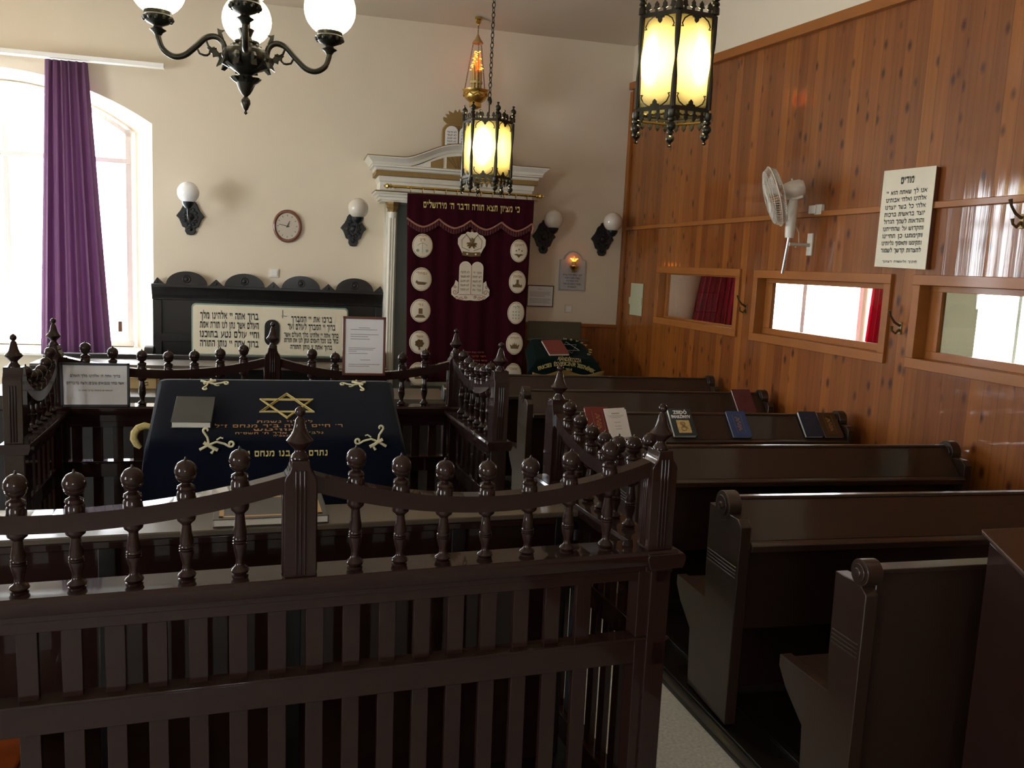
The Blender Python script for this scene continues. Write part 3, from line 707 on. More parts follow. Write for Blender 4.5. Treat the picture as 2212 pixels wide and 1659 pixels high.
for (x, y, fx, fy, nm) in ((-.295, .425, 1, 1, 'thread2'), (.345, .425, -1, 1, 'thread2')):
    mb = MB(TS); flourish(mb, x, y, fx, fy, .85, .004); mb.build('corner_embroidery', nm, cl)
TV = T(.04, 3.434, 1.055) @ RX(86)
for (x, y, fx, fy) in ((-.265, .012, 1, -1), (.385, .018, -1, -1)):
    mb = MB(TV); flourish(mb, x, y, fx, fy, .95, .0045); mb.build('corner_embroidery', 'thread2', cl)
mb = MB(TS)
mb.text('לעילוי נשמת', .026, T(.02, .098, .001), width=.22, bold=.0006)
mb.text('ר׳ חיים אריה ב״ר מנחם ז״ל', .034, T(.0, .064, .001), width=.50, bold=.0008)
mb.text('ראוויטש', .026, T(.0, .038, .001), width=.20, bold=.0008)
mb.text('נלב״ע ט״ו אדר ת׳ תשס״ח', .023, T(.0, .014, .001), width=.34, bold=.0006)
mb.text('תנצב״ה', .018, T(.01, -.004, .001), width=.07, bold=.0004)
mb.build('lettering', 'copper', cl)
MB(TV).text('נתרם ע״י בנו מנחם נ״י', .036, T(.02, -.035, .002), width=.33, bold=.001).build('lettering', 'thread', cl)
# loop of gold fringe on the cloth's left side
gf = MB(); gf.tube([(-.450, 3.60, 1.108), (-.475, 3.60, 1.112), (-.498, 3.59, 1.104), (-.512, 3.59, 1.085), (-.514, 3.585, 1.062), (-.502, 3.58, 1.040), (-.488, 3.58, 1.028)], [.010, .014, .015, .015, .014, .013, .008], 10)
tag(gf.build('gold_fringe_band', 'goldfringe', None), 'curled band of gold fringe at the left side of the navy cloth', 'fringe')
# low writing desk just inside the near balustrade
wd = thing('bench_desk', 'long brown-topped desk just inside the near balustrade carrying the big gold-bordered book', 'desk', (.1, 2.86, 0))
X = T(.081, 2.243, 0) @ RZ(3.0)
MB(X).box(-1.15, 1.01, .49, .72, .93, .95).build('desk_top', 'shelf', wd, bevel=.004)
MB(X).box(-1.12, .99, .515, .54, .01, .93).build('front_panel', 'brown', wd, bevel=.003)
MB(X).box(-1.15, .93, .495, .52, .905, .93).build('edge_moulding', 'brown', wd, bevel=.004)
for x in (-1.12, -.55, .0, .55, .93): MB(X).box(x, x + .05, .505, .72, 0, .93).build('support', 'black', wd, bevel=.003)
MB(X).box(-1.12, .99, .478, .56, .36, .385).build('foot_shelf', 'black', wd, bevel=.003)
# bentwood chairs behind the desk
def chair(label, x, y, rz):
    c = thing('bentwood_chair', label, 'chair', (x, y, 0), rz, 'bentwood chairs inside the balustrade')
    X = T(x, y, 0) @ Matrix.Rotation(rz, 4, 'Z')
    MB(X).lathe([(.001, .43), (.155, .43), (.162, .44), (.155, .455), (.001, .455)], None, 24).build('seat', 'black', c)
    hoop = [(.21 * math.cos(a), -.165 - .015 * math.sin(a), .46 + .455 * math.sin(a) ** .55) for a in [PI * i / 24 for i in range(25)]]
    MB(X).tube(hoop, .012, 8).build('back_hoop', 'black', c)
    hoop2 = [(.12 * math.cos(a), -.165 - .012 * math.sin(a), .46 + .34 * math.sin(a) ** .6) for a in [PI * i / 20 for i in range(21)]]
    MB(X).tube(hoop2, .009, 8).build('inner_hoop', 'black', c)
    for sx in (-1, 1):
        for sy in (-1, 1):
            MB(X).tube([(sx * .12, sy * .12, .435), (sx * .145, sy * .14, 0)], [.014, .010], 8).build('leg', 'black', c)
    return c
chair('round-backed bentwood chair left of the middle post, behind the near desk', -.43, 3.20, 0)
chair('round-backed bentwood chair right of the navy table, behind the near desk', .70, 3.225, 0)
# ------------------------------------------------------------------ books
def book(name, label, X, w, h, t, cover, group=None, deco=None, open_=False, cat='book'):
    """origin at the middle of the lower edge; x across, y up the page, z out of the cover"""
    loc = X @ Vector((0, 0, 0)); b = thing(name, label, cat, tuple(loc), 0, group)
    MB(X).box(-w / 2 + .004, w / 2 - .003, .003, h - .003, .002, t - .002).build('pages', 'pages', b)
    mb = MB(X); mb.box(-w / 2, w / 2, 0, h, t - .003, t); mb.box(-w / 2, w / 2, 0, h, 0, .003)
    mb.box(w / 2 - .003, w / 2 + .001, 0, h, 0, t); mb.build('cover', cover, b, bevel=.001)
    if deco: deco(b, X, w, h, t)
    return b
def pewX(y, x, dx=0, tilt=45, off=.0, yaw=-2.8, roll=0):
    """placement on a pew's sloping book rest"""
    X = T(1.735, y, 0) @ RZ(-2.8) @ T(x - 1.735, -.127 + off, .808) @ RX(tilt) @ RZ(roll)
    return X
def d_zsido(b, X, w, h, t):
    MB(X).text('ZSIDÓ', .034, T(0, h * .80, t + .001), width=w * .62, rtl=False, bold=.0012).text('IMAKÖNYV', .030, T(0, h * .64, t + .001), width=w * .84, rtl=False, bold=.0012).build('title', 'paper', b)
    MB(X).box(-w * .27, w * .30, h * .09, h * .56, t, t + .001).build('cover_picture', 'picture', b)
    mb = MB(X @ T(0, 0, t + .002)); stroke(mb, spiral(.0, h * .24, .022, .010, 0, 9), .0015); stroke(mb, spiral(.0, h * .42, .018, .006, 2, 12), .0015); mb.build('ornament', 'brown_c', b)
def d_gold(b, X, w, h, t):
    mb = MB(X @ T(0, 0, t + .0005))
    mb.tube([(-w * .22, h * .14, 0), (w * .22, h * .14, 0), (w * .22, h * .86, 0), (-w * .22, h * .86, 0)], .0007, 4, closed=True)
    for k in range(9): stroke(mb, spiral((k % 2 - .5) * .014, h * (.26 + .06 * k), .009, .003, k, k + 6, 8), .0018)
    mb.build('gold_tooling', 'copper', b)
def d_faint(b, X, w, h, t):
    mb = MB(X @ T(0, 0, t + .0005))
    for k in range(3): stroke(mb, spiral((k - 1) * .02, h * .72, .010, .003, k, k + 6, 8), .0012)
    for k in range(3): mb.box(-w * .22, w * .22, h * (.42 + .06 * k), h * (.43 + .06 * k), 0, .0006)
    mb.build('gold_tooling', 'brown_c', b)
GB = 'prayer books on the pews'
Y3 = 4.87; Y2 = 5.80
book('prayer_book', 'thick dark prayer book with ochre picture and white Hungarian title on the third pew', pewX(Y3, 2.47), .150, .200, .030, 'teal_c', GB, d_zsido)
book('prayer_book', 'bright blue book with gold tooling in the middle of the third pew', pewX(Y3, 2.86), .130, .195, .016, 'blue_c', GB, d_gold)
book('prayer_book', 'dark navy book lying slightly open beside the brown book on the third pew', pewX(Y3, 3.36, tilt=47), .125, .190, .022, 'navy_c', GB, d_faint)
book('prayer_book', 'brown book at the wall end of the third pew', pewX(Y3, 3.505), .130, .190, .016, 'brown_c', GB, d_gold)
book('prayer_book', 'wine-red book leaning at the wall end of the second pew', pewX(Y2, 3.43), .150, .205, .018, 'wine_c', GB, d_faint)
book('prayer_book', 'dark red book behind the white printed sheets on the third pew', pewX(Y3, 1.93), .150, .215, .020, 'red_c', GB, d_gold)
# white sheets
pb = thing('printed_booklet', 'white printed booklet leaning on the third pew beside the dark red book', 'booklet', tuple(pewX(Y3, 2.06) @ Vector((0, 0, 0))))
Xp = pewX(Y3, 2.045, off=-.02, tilt=52, roll=4)
MB(Xp).box(-.068, .068, 0, .200, .012, .016).build('cover', 'paper', pb); MB(Xp @ RZ(-3)).box(-.06, .068, -.005, .195, .004, .009).build('sheets', 'paper', pb)
mb = MB(Xp @ T(0, 0, .0168))
mb.box(-.025, .025, .160, .166, 0, .0004)
for k, w in enumerate((.05, .045, .03)): mb.box(-w, w, .148 - k * .008, .150 - k * .008, 0, .0004)
for z in (.10, .075, .055): mb.box(-.02, .02, z, z + .003, 0, .0004)
mb.build('print', 'greyink', pb)
# black prayer book on the navy cloth
Xb = TS @ T(-.335, .055, .004) @ RZ(-1.5)
book('prayer_book', 'closed black prayer book lying on the left of the navy cloth', Xb @ RZ(0), .148, .195, .030, 'black_c')
# large gold-bordered book on the near desk
def d_border(b, X, w, h, t):
    mb = MB(X); a = .018; e = .014
    for x0, x1, y0, y1 in ((-w / 2 + a, w / 2 - a, a, a + e), (-w / 2 + a, w / 2 - a, h - a - e, h - a), (-w / 2 + a, -w / 2 + a + e, a, h - a), (w / 2 - a - e, w / 2 - a, a, h - a)): mb.box(x0, x1, y0, y1, t, t + .001)
    mb.build('gold_border', 'tan', b)
Xb = T(.081, 2.243, 0) @ RZ(3.0) @ T(-.045, .505, .951) @ RZ(-1)
book('large_book', 'large slate book with gold border on the desk behind the middle post', Xb, .355, .27, .026, 'slate_c', None, d_border)
# framed notices on the far balustrade
def notice(name, label, X, w, h, frame, fw_, face, lines, cat='notice', glazed=True):
    o = thing(name, label, cat, tuple(X @ Vector((0, 0, 0))))
    mb = MB(X); mb.box(-w / 2, w / 2, 0, .015, 0, fw_); mb.box(-w / 2, w / 2, 0, .015, h - fw_, h); mb.box(-w / 2, -w / 2 + fw_, 0, .015, 0, h); mb.box(w / 2 - fw_, w / 2, 0, .015, 0, h)
    mb.build('frame', frame, o, bevel=.0015)
    MB(X).box(-w / 2 + fw_ * .8, w / 2 - fw_ * .8, .006, .012, fw_ * .8, h - fw_ * .8).build('sheet', face, o)
    mb = MB(X)
    for (x0, x1, z, t_) in lines: mb.box(x0, x1, .0052, .0062, z, z + t_)
    if lines: mb.build('print', 'greyink', o)
    return o
n1l = []
for z, a, b in ((.262, -.03, .03), (.252, -.075, .07), (.225, -.075, .078), (.213, -.075, .02), (.200, -.075, .03), (.150, -.085, .062), (.141, -.085, .05), (.132, -.085, -.04), (.120, -.085, .02), (.085, -.02, .035), (.060, -.085, .088), (.050, -.085, .03)):
    n1l.append((a, b, z, .0035))
notice('framed_notice', 'printed white notice in a red-brown frame standing on the far balustrade', T(.50, 4.755, 1.168) @ RZ(0) @ RX(-2), .235, .325, 'frame_red', .013, 'paper', n1l)
n2 = notice('framed_notice', 'landscape notice in a slate frame hung at the left of the far balustrade', T(-.862, 4.765, .988), .325, .228, 'black_f', .012, 'paper', [])
mb = MB(T(-.862, 4.765, .988) @ T(0, .0050, 0) @ RX(90))
mb.text('ברוך אתה ה׳ אלהינו מלך העולם', .020, T(0, .155, 0), width=.235, bold=.0003); mb.text('אשר בחר בנביאים טובים, ורצה בדבריהם', .020, T(0, .118, 0), width=.27, bold=.0003); mb.text('הנאמרים באמת ברוך אתה ה׳', .012, T(0, .082, 0), width=.16)
mb.build('print', 'ink', n2)
# small orange varnished stool seen through the lower slats at the left
st = thing('wooden_stool', 'orange varnished stool glimpsed behind the slats at the lower left', 'stool', (-.75, 2.62, 0))
MB().box(-1.05, -.64, 2.33, 2.61, .40, .43).build('seat', 'orange', st, bevel=.008)
for x in (-1.03, -.70):
    for y in (2.35, 2.55): MB().box(x, x + .04, y, y + .04, 0, .40).build('leg', 'orange', st, bevel=.003)
# ------------------------------------------------------------------ ark on the front wall
ark = thing('torah_ark', 'white and gold ark with cornice and columns behind the burgundy curtain', 'ark', tuple(FP(1.69, .2, 0)), math.radians(-1.9))
AC = 1.687
def awall(name, material, fn, bevel=0, parent=ark):
    mb = MB(TF); fn(mb); return mb.build(name, material, parent, bevel=bevel)
def layer(mb, hw, d, z0, z1): mb.box(AC - hw, AC + hw, -d, -.0, z0, z1)
awall('recess', 'grey', lambda mb: (mb.box(AC - .60, AC - .575, -.28, 0, .3, 2.36), mb.box(AC + .575, AC + .60, -.28, 0, .3, 2.36), mb.box(AC - .575, AC + .575, -.04, 0, .3, 2.36)))
awall('door', 'offwhite', lambda mb: (mb.box(AC - .35, AC + .35, -.10, -.04, .6, 2.3)), bevel=.006)
awall('plinth', 'offwhite', lambda mb: (layer(mb, .63, .42, 0, .35), layer(mb, .645, .45, .30, .35)), bevel=.006)
for x in (AC - .593, AC + .593):
    p = awall('column', 'offwhite', lambda mb: (mb.lathe([(.052, .35), (.052, .42), (.045, .44), (.043, 2.22), (.045, 2.25), (.045, 2.26)], T(x, -.30, 0), 20),
                                          [mb.box(x - .008 + a, x + .004 + a, -.352, -.29, .46, 2.2) for a in (-.022, .0, .022)]), bevel=.002)
    awall('capital', 'goldpaint', lambda mb: (mb.lathe([(.040, 2.245), (.050, 2.26), (.046, 2.275), (.060, 2.30), (.055, 2.31), (.070, 2.335), (.070, 2.345)], T(x, -.30, 0), 8)), parent=p)
    awall('pilaster', 'offwhite', lambda mb: mb.box(x - .05, x + .05, -.25, 0, .35, 2.35), bevel=.003)
def mould(mb, hw, d, prof):
    """moulding running round three sides; prof = [(out, z)]"""
    for (o0, z0), (o1, z1) in zip(prof, prof[1:]):
        a = [(AC - hw - o0, 0, z0), (AC - hw - o0, -d - o0, z0), (AC + hw + o0, -d - o0, z0), (AC + hw + o0, 0, z0)]
        b = [(AC - hw - o1, 0, z1), (AC - hw - o1, -d - o1, z1), (AC + hw + o1, -d - o1, z1), (AC + hw + o1, 0, z1)]
        mb.add(a + b, [(0, 1, 5, 4), (1, 2, 6, 5), (2, 3, 7, 6)])
    for (o, z), fl in ((prof[0], 0), (prof[-1], 1)):
        q = [(AC - hw - o, 0, z), (AC - hw - o, -d - o, z), (AC + hw + o, -d - o, z), (AC + hw + o, 0, z)]
        mb.add(q, [(0, 3, 2, 1) if fl == 0 else (0, 1, 2, 3)])
awall('architrave', 'offwhite', lambda mb: mould(mb, .72, .36, [(-.02, 2.345), (-.02, 2.36), (0, 2.362), (0, 2.385), (.015, 2.392), (.015, 2.41), (.04, 2.418), (.045, 2.43)]))
awall('architrave_edge', 'goldpaint', lambda mb: mould(mb, .72, .36, [(.045, 2.43), (.05, 2.436), (.035, 2.442)]))
awall('frieze', 'offwhite', lambda mb: mould(mb, .72, .36, [(.0, 2.43), (.0, 2.52), (.004, 2.525), (.010, 2.53), (.014, 2.575)]))
awall('gold_band', 'goldpaint', lambda mb: mould(mb, .72, .36, [(.014, 2.572), (.042, 2.580), (.042, 2.618), (.03, 2.622)]))
CORN = [(.03, 2.618), (.045, 2.63), (.05, 2.645), (.075, 2.652), (.075, 2.665), (.085, 2.668)]
awall('cornice', 'offwhite', lambda mb: mould(mb, .72, .36, CORN))
# curved top cornice: follows the pediment's swell
def swell(x):
    t = abs(x - AC) / .44
    return 0 if t >= 1 else .155 * (math.cos(t * PI) * .5 + .5) ** .75
def ped(mb, z0, z1, o0, o1, cap=True):
    xs = [AC - .72 + 1.44 * i / 48 for i in range(49)]
    top0 = [(x, -.36 - o0, z0 + swell(x)) for x in xs]; top1 = [(x, -.36 - o1, z1 + swell(x)) for x in xs]
    vs = []; fs = []
    def st(x, o): return AC + (x - AC) * (.72 + o) / .72
    for x in xs:
        s_ = swell(x); vs += [(st(x, o0), -.36 - o0, z0 + s_), (st(x, o1), -.36 - o1, z1 + s_), (st(x, o1), 0, z1 + s_), (st(x, o0), 0, z0 + s_)]
    for i in range(48):
        a = 4 * i; b = a + 4
        fs += [(a, b, b + 1, a + 1), (a + 1, b + 1, b + 2, a + 2), (a + 3, b + 3, b, a)[::1]]
    fs += [(0, 1, 2, 3), (4 * 48 + 3, 4 * 48 + 2, 4 * 48 + 1, 4 * 48)]
    mb.add(vs, fs)
awall('pediment', 'offwhite', lambda mb: (ped(mb, 2.665, 2.69, .075, .085), ped(mb, 2.69, 2.725, .085, .12), ped(mb, 2.725, 2.735, .125, .125)))
awall('pediment_edge', 'goldpaint', lambda mb: ped(mb, 2.735, 2.742, .128, .130))
awall('tympanum', 'offwhite', lambda mb: mb.prism([(AC - .43, 2.66)] + [(AC - .43 + .86 * i / 20, 2.672 + swell(AC - .43 + .86 * i / 20)) for i in range(21)] + [(AC + .43, 2.66)], -.425, -.30, axis='y'))
def tym(mb):
    for a, b in ((-.27, -.155), (-.125, .125), (.155, .27)):
        mb.prism([(AC + a, 2.672), (AC + b, 2.672), (AC + b, 2.665 + swell(AC + b) * .82), (AC + (a + b) / 2, 2.665 + swell(AC + (a + b) / 2) * .82), (AC + a, 2.665 + swell(AC + a) * .82)], -.432, -.42, axis='y')
awall('tympanum_panel', 'goldpaint', tym)
def rays(mb):
    for k in range(-3, 4): mb.tube([(AC + k * .012, -.436, 2.68), (AC + k * .042, -.436, 2.668 + swell(AC + k * .042) * .78)], .0025, 5)
awall('sunburst', 'oldbrass', rays)
# twin tablets with crown on top of the pediment
zt0 = 2.872
def tabp(cx_, hw, z0, z1, n=14): return [(cx_ + hw, z0)] + [(cx_ + hw * math.cos(PI * i / n), z1 - hw + hw * math.sin(PI * i / n)) for i in range(n + 1)] + [(cx_ - hw, z0)]
cx1, cx2 = AC - .066, AC + .066
def tb2(mb):
    for c_ in (cx1, cx2): mb.prism(tabp(c_, .066 + .022, zt0, 3.105), -.30, -.26, axis='y')
tabf = awall('tablet_frame', 'goldpaint', tb2, bevel=.003)
tabs = [awall('tablet', 'white', lambda mb: mb.prism(tabp(c_, .060, zt0 + .006, 3.075), -.306, -.29, axis='y'), bevel=.002) for c_ in (cx1, cx2)]
mb = MB(TF @ T(0, -.307, 0) @ RX(90)); mb2 = MB(TF @ T(0, -.307, 0) @ RX(90))
CM = [('לא תרצח', 'אנכי ה׳'), ('לא תנאף', 'לא יהיה'), ('לא תגנב', 'לא תשא'), ('לא תענה', 'זכור את'), ('לא תחמד', 'כבד את')]
for k, (l_, r_) in enumerate(CM):
    z = 3.012 - k * .028; mb.text(l_, .022, T(cx1, z, 0), width=.085, bold=.0005); mb2.text(r_, .022, T(cx2, z, 0), width=.085, bold=.0005)
awt = mb.build('lettering', 'ink', ark); mb2.build('lettering', 'ink', ark)
def crown_shape(mb):
    P = [(AC - .10, 3.085), (AC - .145, 3.12), (AC - .15, 3.15), (AC - .11, 3.145), (AC - .13, 3.18), (AC - .09, 3.175), (AC - .10, 3.21), (AC - .055, 3.19), (AC - .04, 3.225), (AC - .015, 3.20), (AC, 3.235)]
    P = P + [(2 * AC - x, z) for x, z in P[::-1][1:]]
    mb.prism(P[::-1], -.30, -.275, axis='y'); mb.prism([(AC - .11, 3.075), (AC + .11, 3.075), (AC + .10, 3.10), (AC - .10, 3.10)], -.308, -.27, axis='y')
awall('crown', 'goldpaint', crown_shape, bevel=.003)
# curtain rod with rings
rod = thing('curtain_rod', 'long brass rod across the ark front', 'curtain rod', tuple(FP(1.72, .56, 2.466)), math.radians(-1.9))
mb = MB(TF); mb.tube([(1.055, -.56, 2.468), (2.395, -.56, 2.468)], .012, 12)
mb.build('rod', 'brass', rod)
for s_, x in ((-1, 1.055), (1, 2.395)):
    MB(TF).lathe([(.013, 0), (.021, .006), (.021, .012), (.013, .018), (.016, .026), (.025, .040), (.016, .054), (.009, .060), (.012, .066), (.001, .074)], T(x, -.56, 2.468) @ RY(90 * s_), 14).build('end_knob', 'brass', rod)
for x in (1.10, 2.34): MB(TF).tube([(x, -.36, 2.47), (x, -.56, 2.468)], .008, 8).build('bracket', 'brass', rod)
rings = [1.225, 1.335, 1.44, 1.545, 1.65, 1.76, 1.87, 1.98, 2.09, 2.20, 2.31]
for x in rings:
    MB(TF).tube([(x + .004 * math.sin(a), -.56 + .019 * math.cos(a), 2.458 + .021 * math.sin(a)) for a in [2 * PI * k / 14 for k in range(14)]], .0028, 6, closed=True).build('ring', 'brass', rod)
    MB(TF).tube([(x, -.56, 2.437), (x - .002, -.548, 2.418)], .0025, 5).build('hook', 'brass', rod)
# the parochet
par = thing('ark_curtain', 'burgundy velvet ark curtain embroidered with oval medallions, crown and twin tablets', 'curtain', tuple(FP(1.78, .53, .76)), math.radians(-1.9))
def xl(z): return 1.20 + (2.41 - z) * .022
def xr(z): return 2.366 - (2.43 - z) * .008
def pfold(x, z): return -.535 + .010 * math.sin((x - 1.2) * 17) * min(1, (2.45 - z) * .9) + .006 * math.sin((x - 1.2) * 41 + z)
def pf(u, v):
    z = 2.415 + (.70 - 2.415) * v; x = xl(z) + (xr(z) - xl(z)) * u
    return (x, pfold(x, z), z + .012 * u)
MB(TF).sheet(90, 30, pf).build('cloth', 'burgundy', par, solid=.005)
def scal(x):
    t = ((x - 1.20) / (2.37 - 1.20)) * 4; fr_ = (t % 1.0) * 2 - 1
    return 2.125 + .075 * abs(fr_) ** 1.6
def vf(u, v):
    x = 1.197 + (2.378 - 1.197) * u; z1 = scal(x); z = 2.417 + (z1 - 2.417) * v
    return (x, -.552 + .003 * math.sin(u * 60), z + .012 * u)
MB(TF).sheet(96, 8, vf).build('valance', 'burgundy', par, solid=.004)
mb = MB(TF); mb.tube([(1.197 + 1.181 * i / 96, -.557, scal(1.197 + 1.181 * i / 96) + .012 * i / 96) for i in range(97)], .0095, 6)
mb.tube([(2.378, -.557, 2.21), (2.381, -.558, 2.16), (2.372, -.558, 2.12)], .009, 6)
mb.build('braid', 'fringe', par)
def ff(u, v):
    x = 1.2 + 1.172 * u; z1 = scal(x); return (x, -.553 + .003 * math.sin(u * 300), z1 - .055 * v + .012 * u)
MB(TF).sheet(200, 3, ff).build('fringe', 'valfringe', par, solid=.002)
PT = TF @ T(0, -.556, 0) @ RX(90)       # flat frame on the curtain: x, z
mb = MB(PT); mb.text('כי מציון תצא תורה ודבר ה׳ מירושלים', .085, T(1.793, 2.303, 0) @ RZ(.5), width=.90, bold=.0022); mb.build('lettering', 'thread', par)
def medal(x, z, rx, rz, word, motif):
    y = -.548
    m_ = MB(TF).lathe([(1.0, 0), (1.0, .006), (.97, .008), (.001, .008)][::-1] if 0 else [(1.0, 0), (1.0, .004), (.96, .006), (.001, .006)], T(x, y, z) @ RX(90) @ Matrix.Diagonal((rx, rz, 1, 1)), 32).build('medallion', 'ivory', par)
    Q = TF @ T(x, y - .006, z) @ RX(90)
    b = MB(Q); b.tube([(rx * .93 * math.cos(a), rz * .93 * math.sin(a), 0) for a in [2 * PI * k / 30 for k in range(30)]], .0022, 4, closed=True)
    b.tube([(-rx * .4, rz * .80, 0), (-rx * .2, rz * .86, 0), (0, rz * .80, 0), (rx * .2, rz * .86, 0), (rx * .4, rz * .80, 0)], .0016, 4); k = b.build('border', 'copper', None); k.data.transform(WINV[par.name]); k.parent = m_
    g = MB(Q)
    if motif == 'scales':
        g.tube([(0, -.065, 0), (0, .035, 0)], .002, 4); g.tube([(-.045, .0, 0), (-.02, .02, 0), (0, .022, 0), (.02, .02, 0), (.045, .0, 0)], .002, 4)
        for s_ in (-1, 1): g.lathe([(.001, 0), (.014, 0), (.014, .002), (.001, .002)], T(s_ * .043, -.045, 0), 12)
    elif motif == 'boat':
        g.prism([(-.055, -.03), (-.03, -.05), (.03, -.05), (.055, -.03), (.02, -.024), (-.03, -.022), (-.045, -.008)], 0, .002)
    elif motif == 'tent':
        g.prism([(-.018, -.03), (.018, -.03), (.018, .02), (-.018, .02)], 0, .002); g.prism([(-.055, -.065), (.05, -.065), (.03, -.04), (-.025, -.036)], 0, .0015)
    elif motif == 'tree':
        g.lathe([(.001, 0), (.034, 0), (.034, .002), (.001, .002)], T(0, -.01, 0), 14)
        for a in range(7): g.lathe([(.001, 0), (.014, 0), (.014, .002), (.001, .002)], T(.030 * math.cos(a * .9), -.01 + .026 * math.sin(a * .9), 0), 8)
        g.prism([(-.010, -.07), (.010, -.07), (.004, -.03), (-.004, -.03)], 0, .002)
    elif motif == 'eagle':
        g.prism([(-.05, -.035), (-.02, -.045), (0, -.065), (.02, -.045), (.05, -.035), (.02, -.028), (0, -.034), (-.02, -.028)], 0, .002)
        for a in (-.025, 0, .028): g.lathe([(.001, 0), (.007, 0), (.007, .002), (.001, .002)], T(a, .0 if a else .012, 0), 8)
    elif motif == 'fort':
        g.prism([(-.045, -.05), (.045, -.05), (.045, -.022), (.03, -.028), (.012, -.015), (.012, .022), (-.012, .022), (-.012, -.015), (-.03, -.028), (-.045, -.022)], 0, .002)
    elif motif == 'stones':
        for i in range(3):
            for j in range(3): g.lathe([(.001, 0), (.007, 0), (.007, .0015), (.001, .0015)], T(-.028 + i * .028, -.05 + j * .030, 0), 6)
    elif motif == 'crown':
        g.prism([(-.035, -.048), (.035, -.048), (.048, -.005), (.024, -.02), (.016, .004), (0, -.012) if 0 else (.008, -.014), (0, .012), (-.008, -.014), (-.016, .004), (-.024, -.02), (-.048, -.005)], 0, .002)
    elif motif == 'deer':
        g.prism([(-.04, -.03), (-.01, -.02), (.02, -.035), (.045, -.015), (.04, -.045), (-.03, -.05)], 0, .002)
    k = g.build('motif', 'olive' if motif not in ('scales', 'stones') else 'teal', None); k.data.transform(WINV[par.name]); k.parent = m_
    if word:
        t = MB(Q).text(word, .034, T(0, rz * .40, 0), width=min(rx * 1.1, .018 * len(word) + .01), bold=.001)
        k = t.build('lettering', 'copper' if motif != 'stones' else 'teal', None); k.data.transform(WINV[par.name]); k.parent = m_
for z, w_, mo in ((1.957, 'דן', 'scales'), (1.653, 'נפתלי', 'boat'), (1.366, 'גד', 'tent'), (1.073, 'אשר', 'tree'), (.78, 'יוסף', 'deer')): medal(1.348, z, .094, .108, w_, mo)
for z, w_, mo in ((1.955, 'ראובן', 'eagle'), (1.665, 'שמעון', 'fort'), (1.374, 'לוי', 'stones'), (1.082, 'יהודה', 'crown'), (.79, 'יששכר', 'deer')): medal(2.255, z, .082, .106, w_, mo)
def ce(name, material, fn):
    mb = MB(PT @ T(0, 0, -.004)); fn(mb); return mb.build(name, material, par)
cxx, czz = 1.803, 2.0
def crown_big(mb):
    P = [(cxx - .085, 1.905), (cxx - .105, 1.945), (cxx - .130, 1.99), (cxx - .13, 2.04), (cxx - .10, 2.075), (cxx - .065, 2.085), (cxx - .045, 2.105), (cxx - .015, 2.10), (cxx, 2.118)]
    mb.prism(P + [(2 * cxx - x, z) for x, z in P[::-1][1:]], .0, .004)
ce('crown_emblem', 'ivory', crown_big)
def crown_detail(mb):
    mb.prism([(cxx - .085, 1.888), (cxx, 1.880), (cxx + .085, 1.888), (cxx + .085, 1.925), (cxx, 1.918), (cxx - .085, 1.925)], 0, .006)
    for k in range(3):
        a = PI / 2 + k * 2 * PI / 3
        for j in (-.5, 0, .5): mb.tube([(cxx, 2.0, .005), (cxx + .048 * math.cos(a + j), 2.0 + .052 * math.sin(a + j), .005)], [.012, .006], 5)
    for s_ in (-1, 1):
        mb.tube([(cxx + s_ * .02, 1.935, .004), (cxx + s_ * .09, 1.96, .004), (cxx + s_ * .095, 2.03, .004), (cxx + s_ * .05, 2.08, .004)], .0022, 4)
        mb.tube([(cxx + s_ * .02, 2.04, .004), (cxx + s_ * .06, 2.085, .004)], .003, 4)
ce('crown_ornament', 'olive', crown_detail)
ce('crown_jewel', 'red2_c', lambda mb: mb.sphere((cxx, 2.118, .004), .013, 10, sz=.5))
ce('crown_pearls', 'white', lambda mb: [mb.lathe([(.001, 0), (.008, 0), (.008, .008), (.001, .008)], T(cxx + a, 1.903, 0), 8) for a in (-.04, .04)])
def tab_em(mb):
    for c_ in (1.752, 1.865):
        mb.prism(tabp(c_, .057, 1.53, 1.835), .002, .006)
    P = [(1.81, 1.478), (1.77, 1.474), (1.72, 1.476), (1.67, 1.49), (1.63, 1.525), (1.628, 1.58), (1.655, 1.62), (1.665, 1.66), (1.69, 1.64), (1.69, 1.54)]
    mb.prism(P + [(2 * 1.8085 - x, z) for x, z in P[::-1]], 0, .003)
ce('tablets_emblem', 'ivory', tab_em)
def tab_orn(mb):
    for s_ in (-1, 1):
        c_ = 1.8085
        for (x, z, r) in ((.145, 1.55, .026), (.125, 1.50, .022), (.085, 1.495, .02), (.045, 1.505, .016), (.15, 1.60, .016)):
            mb.tube([(a, b, .004) for a, b in spiral(c_ + s_ * x, z, r, .004, 0, 8 * s_, 12)], .0022, 4)
        mb.tube([(c_ + s_ * .004, 1.53, .007), (c_ + s_ * .11, 1.528, .007)], .0018, 4)
    mb.tube([(1.8085, 1.53, .007), (1.8085, 1.80, .007)], .0022, 4)
ce('scroll_ornament', 'redthread', tab_orn)
mb = MB(PT @ T(0, 0, .003)); mb2 = MB(PT @ T(0, 0, .003))
for k, (l_, r_) in enumerate(CM):
    z = 1.725 - k * .040; mb.text(l_, .030, T(1.750, z, 0), width=.082, bold=.0006); mb2.text(r_, .030, T(1.866, z, 0), width=.082, bold=.0006)
mb.build('lettering', 'olive', par); mb2.build('lettering', 'olive', par)
mb = MB(PT)
for k, (t_, w_) in enumerate((('תרומת נשות הקהילה', .20), ('לזכר קדושי הקהילה', .24), ('שנספו בשואה ה׳ יקום דמם', .27), ('תהא נשמתם צרורה', .22))):
    mb.text(t_, .022, T(1.86, .985 - k * .038, 0), width=w_, bold=.0003)
mb.build('lettering', 'redthread', par)
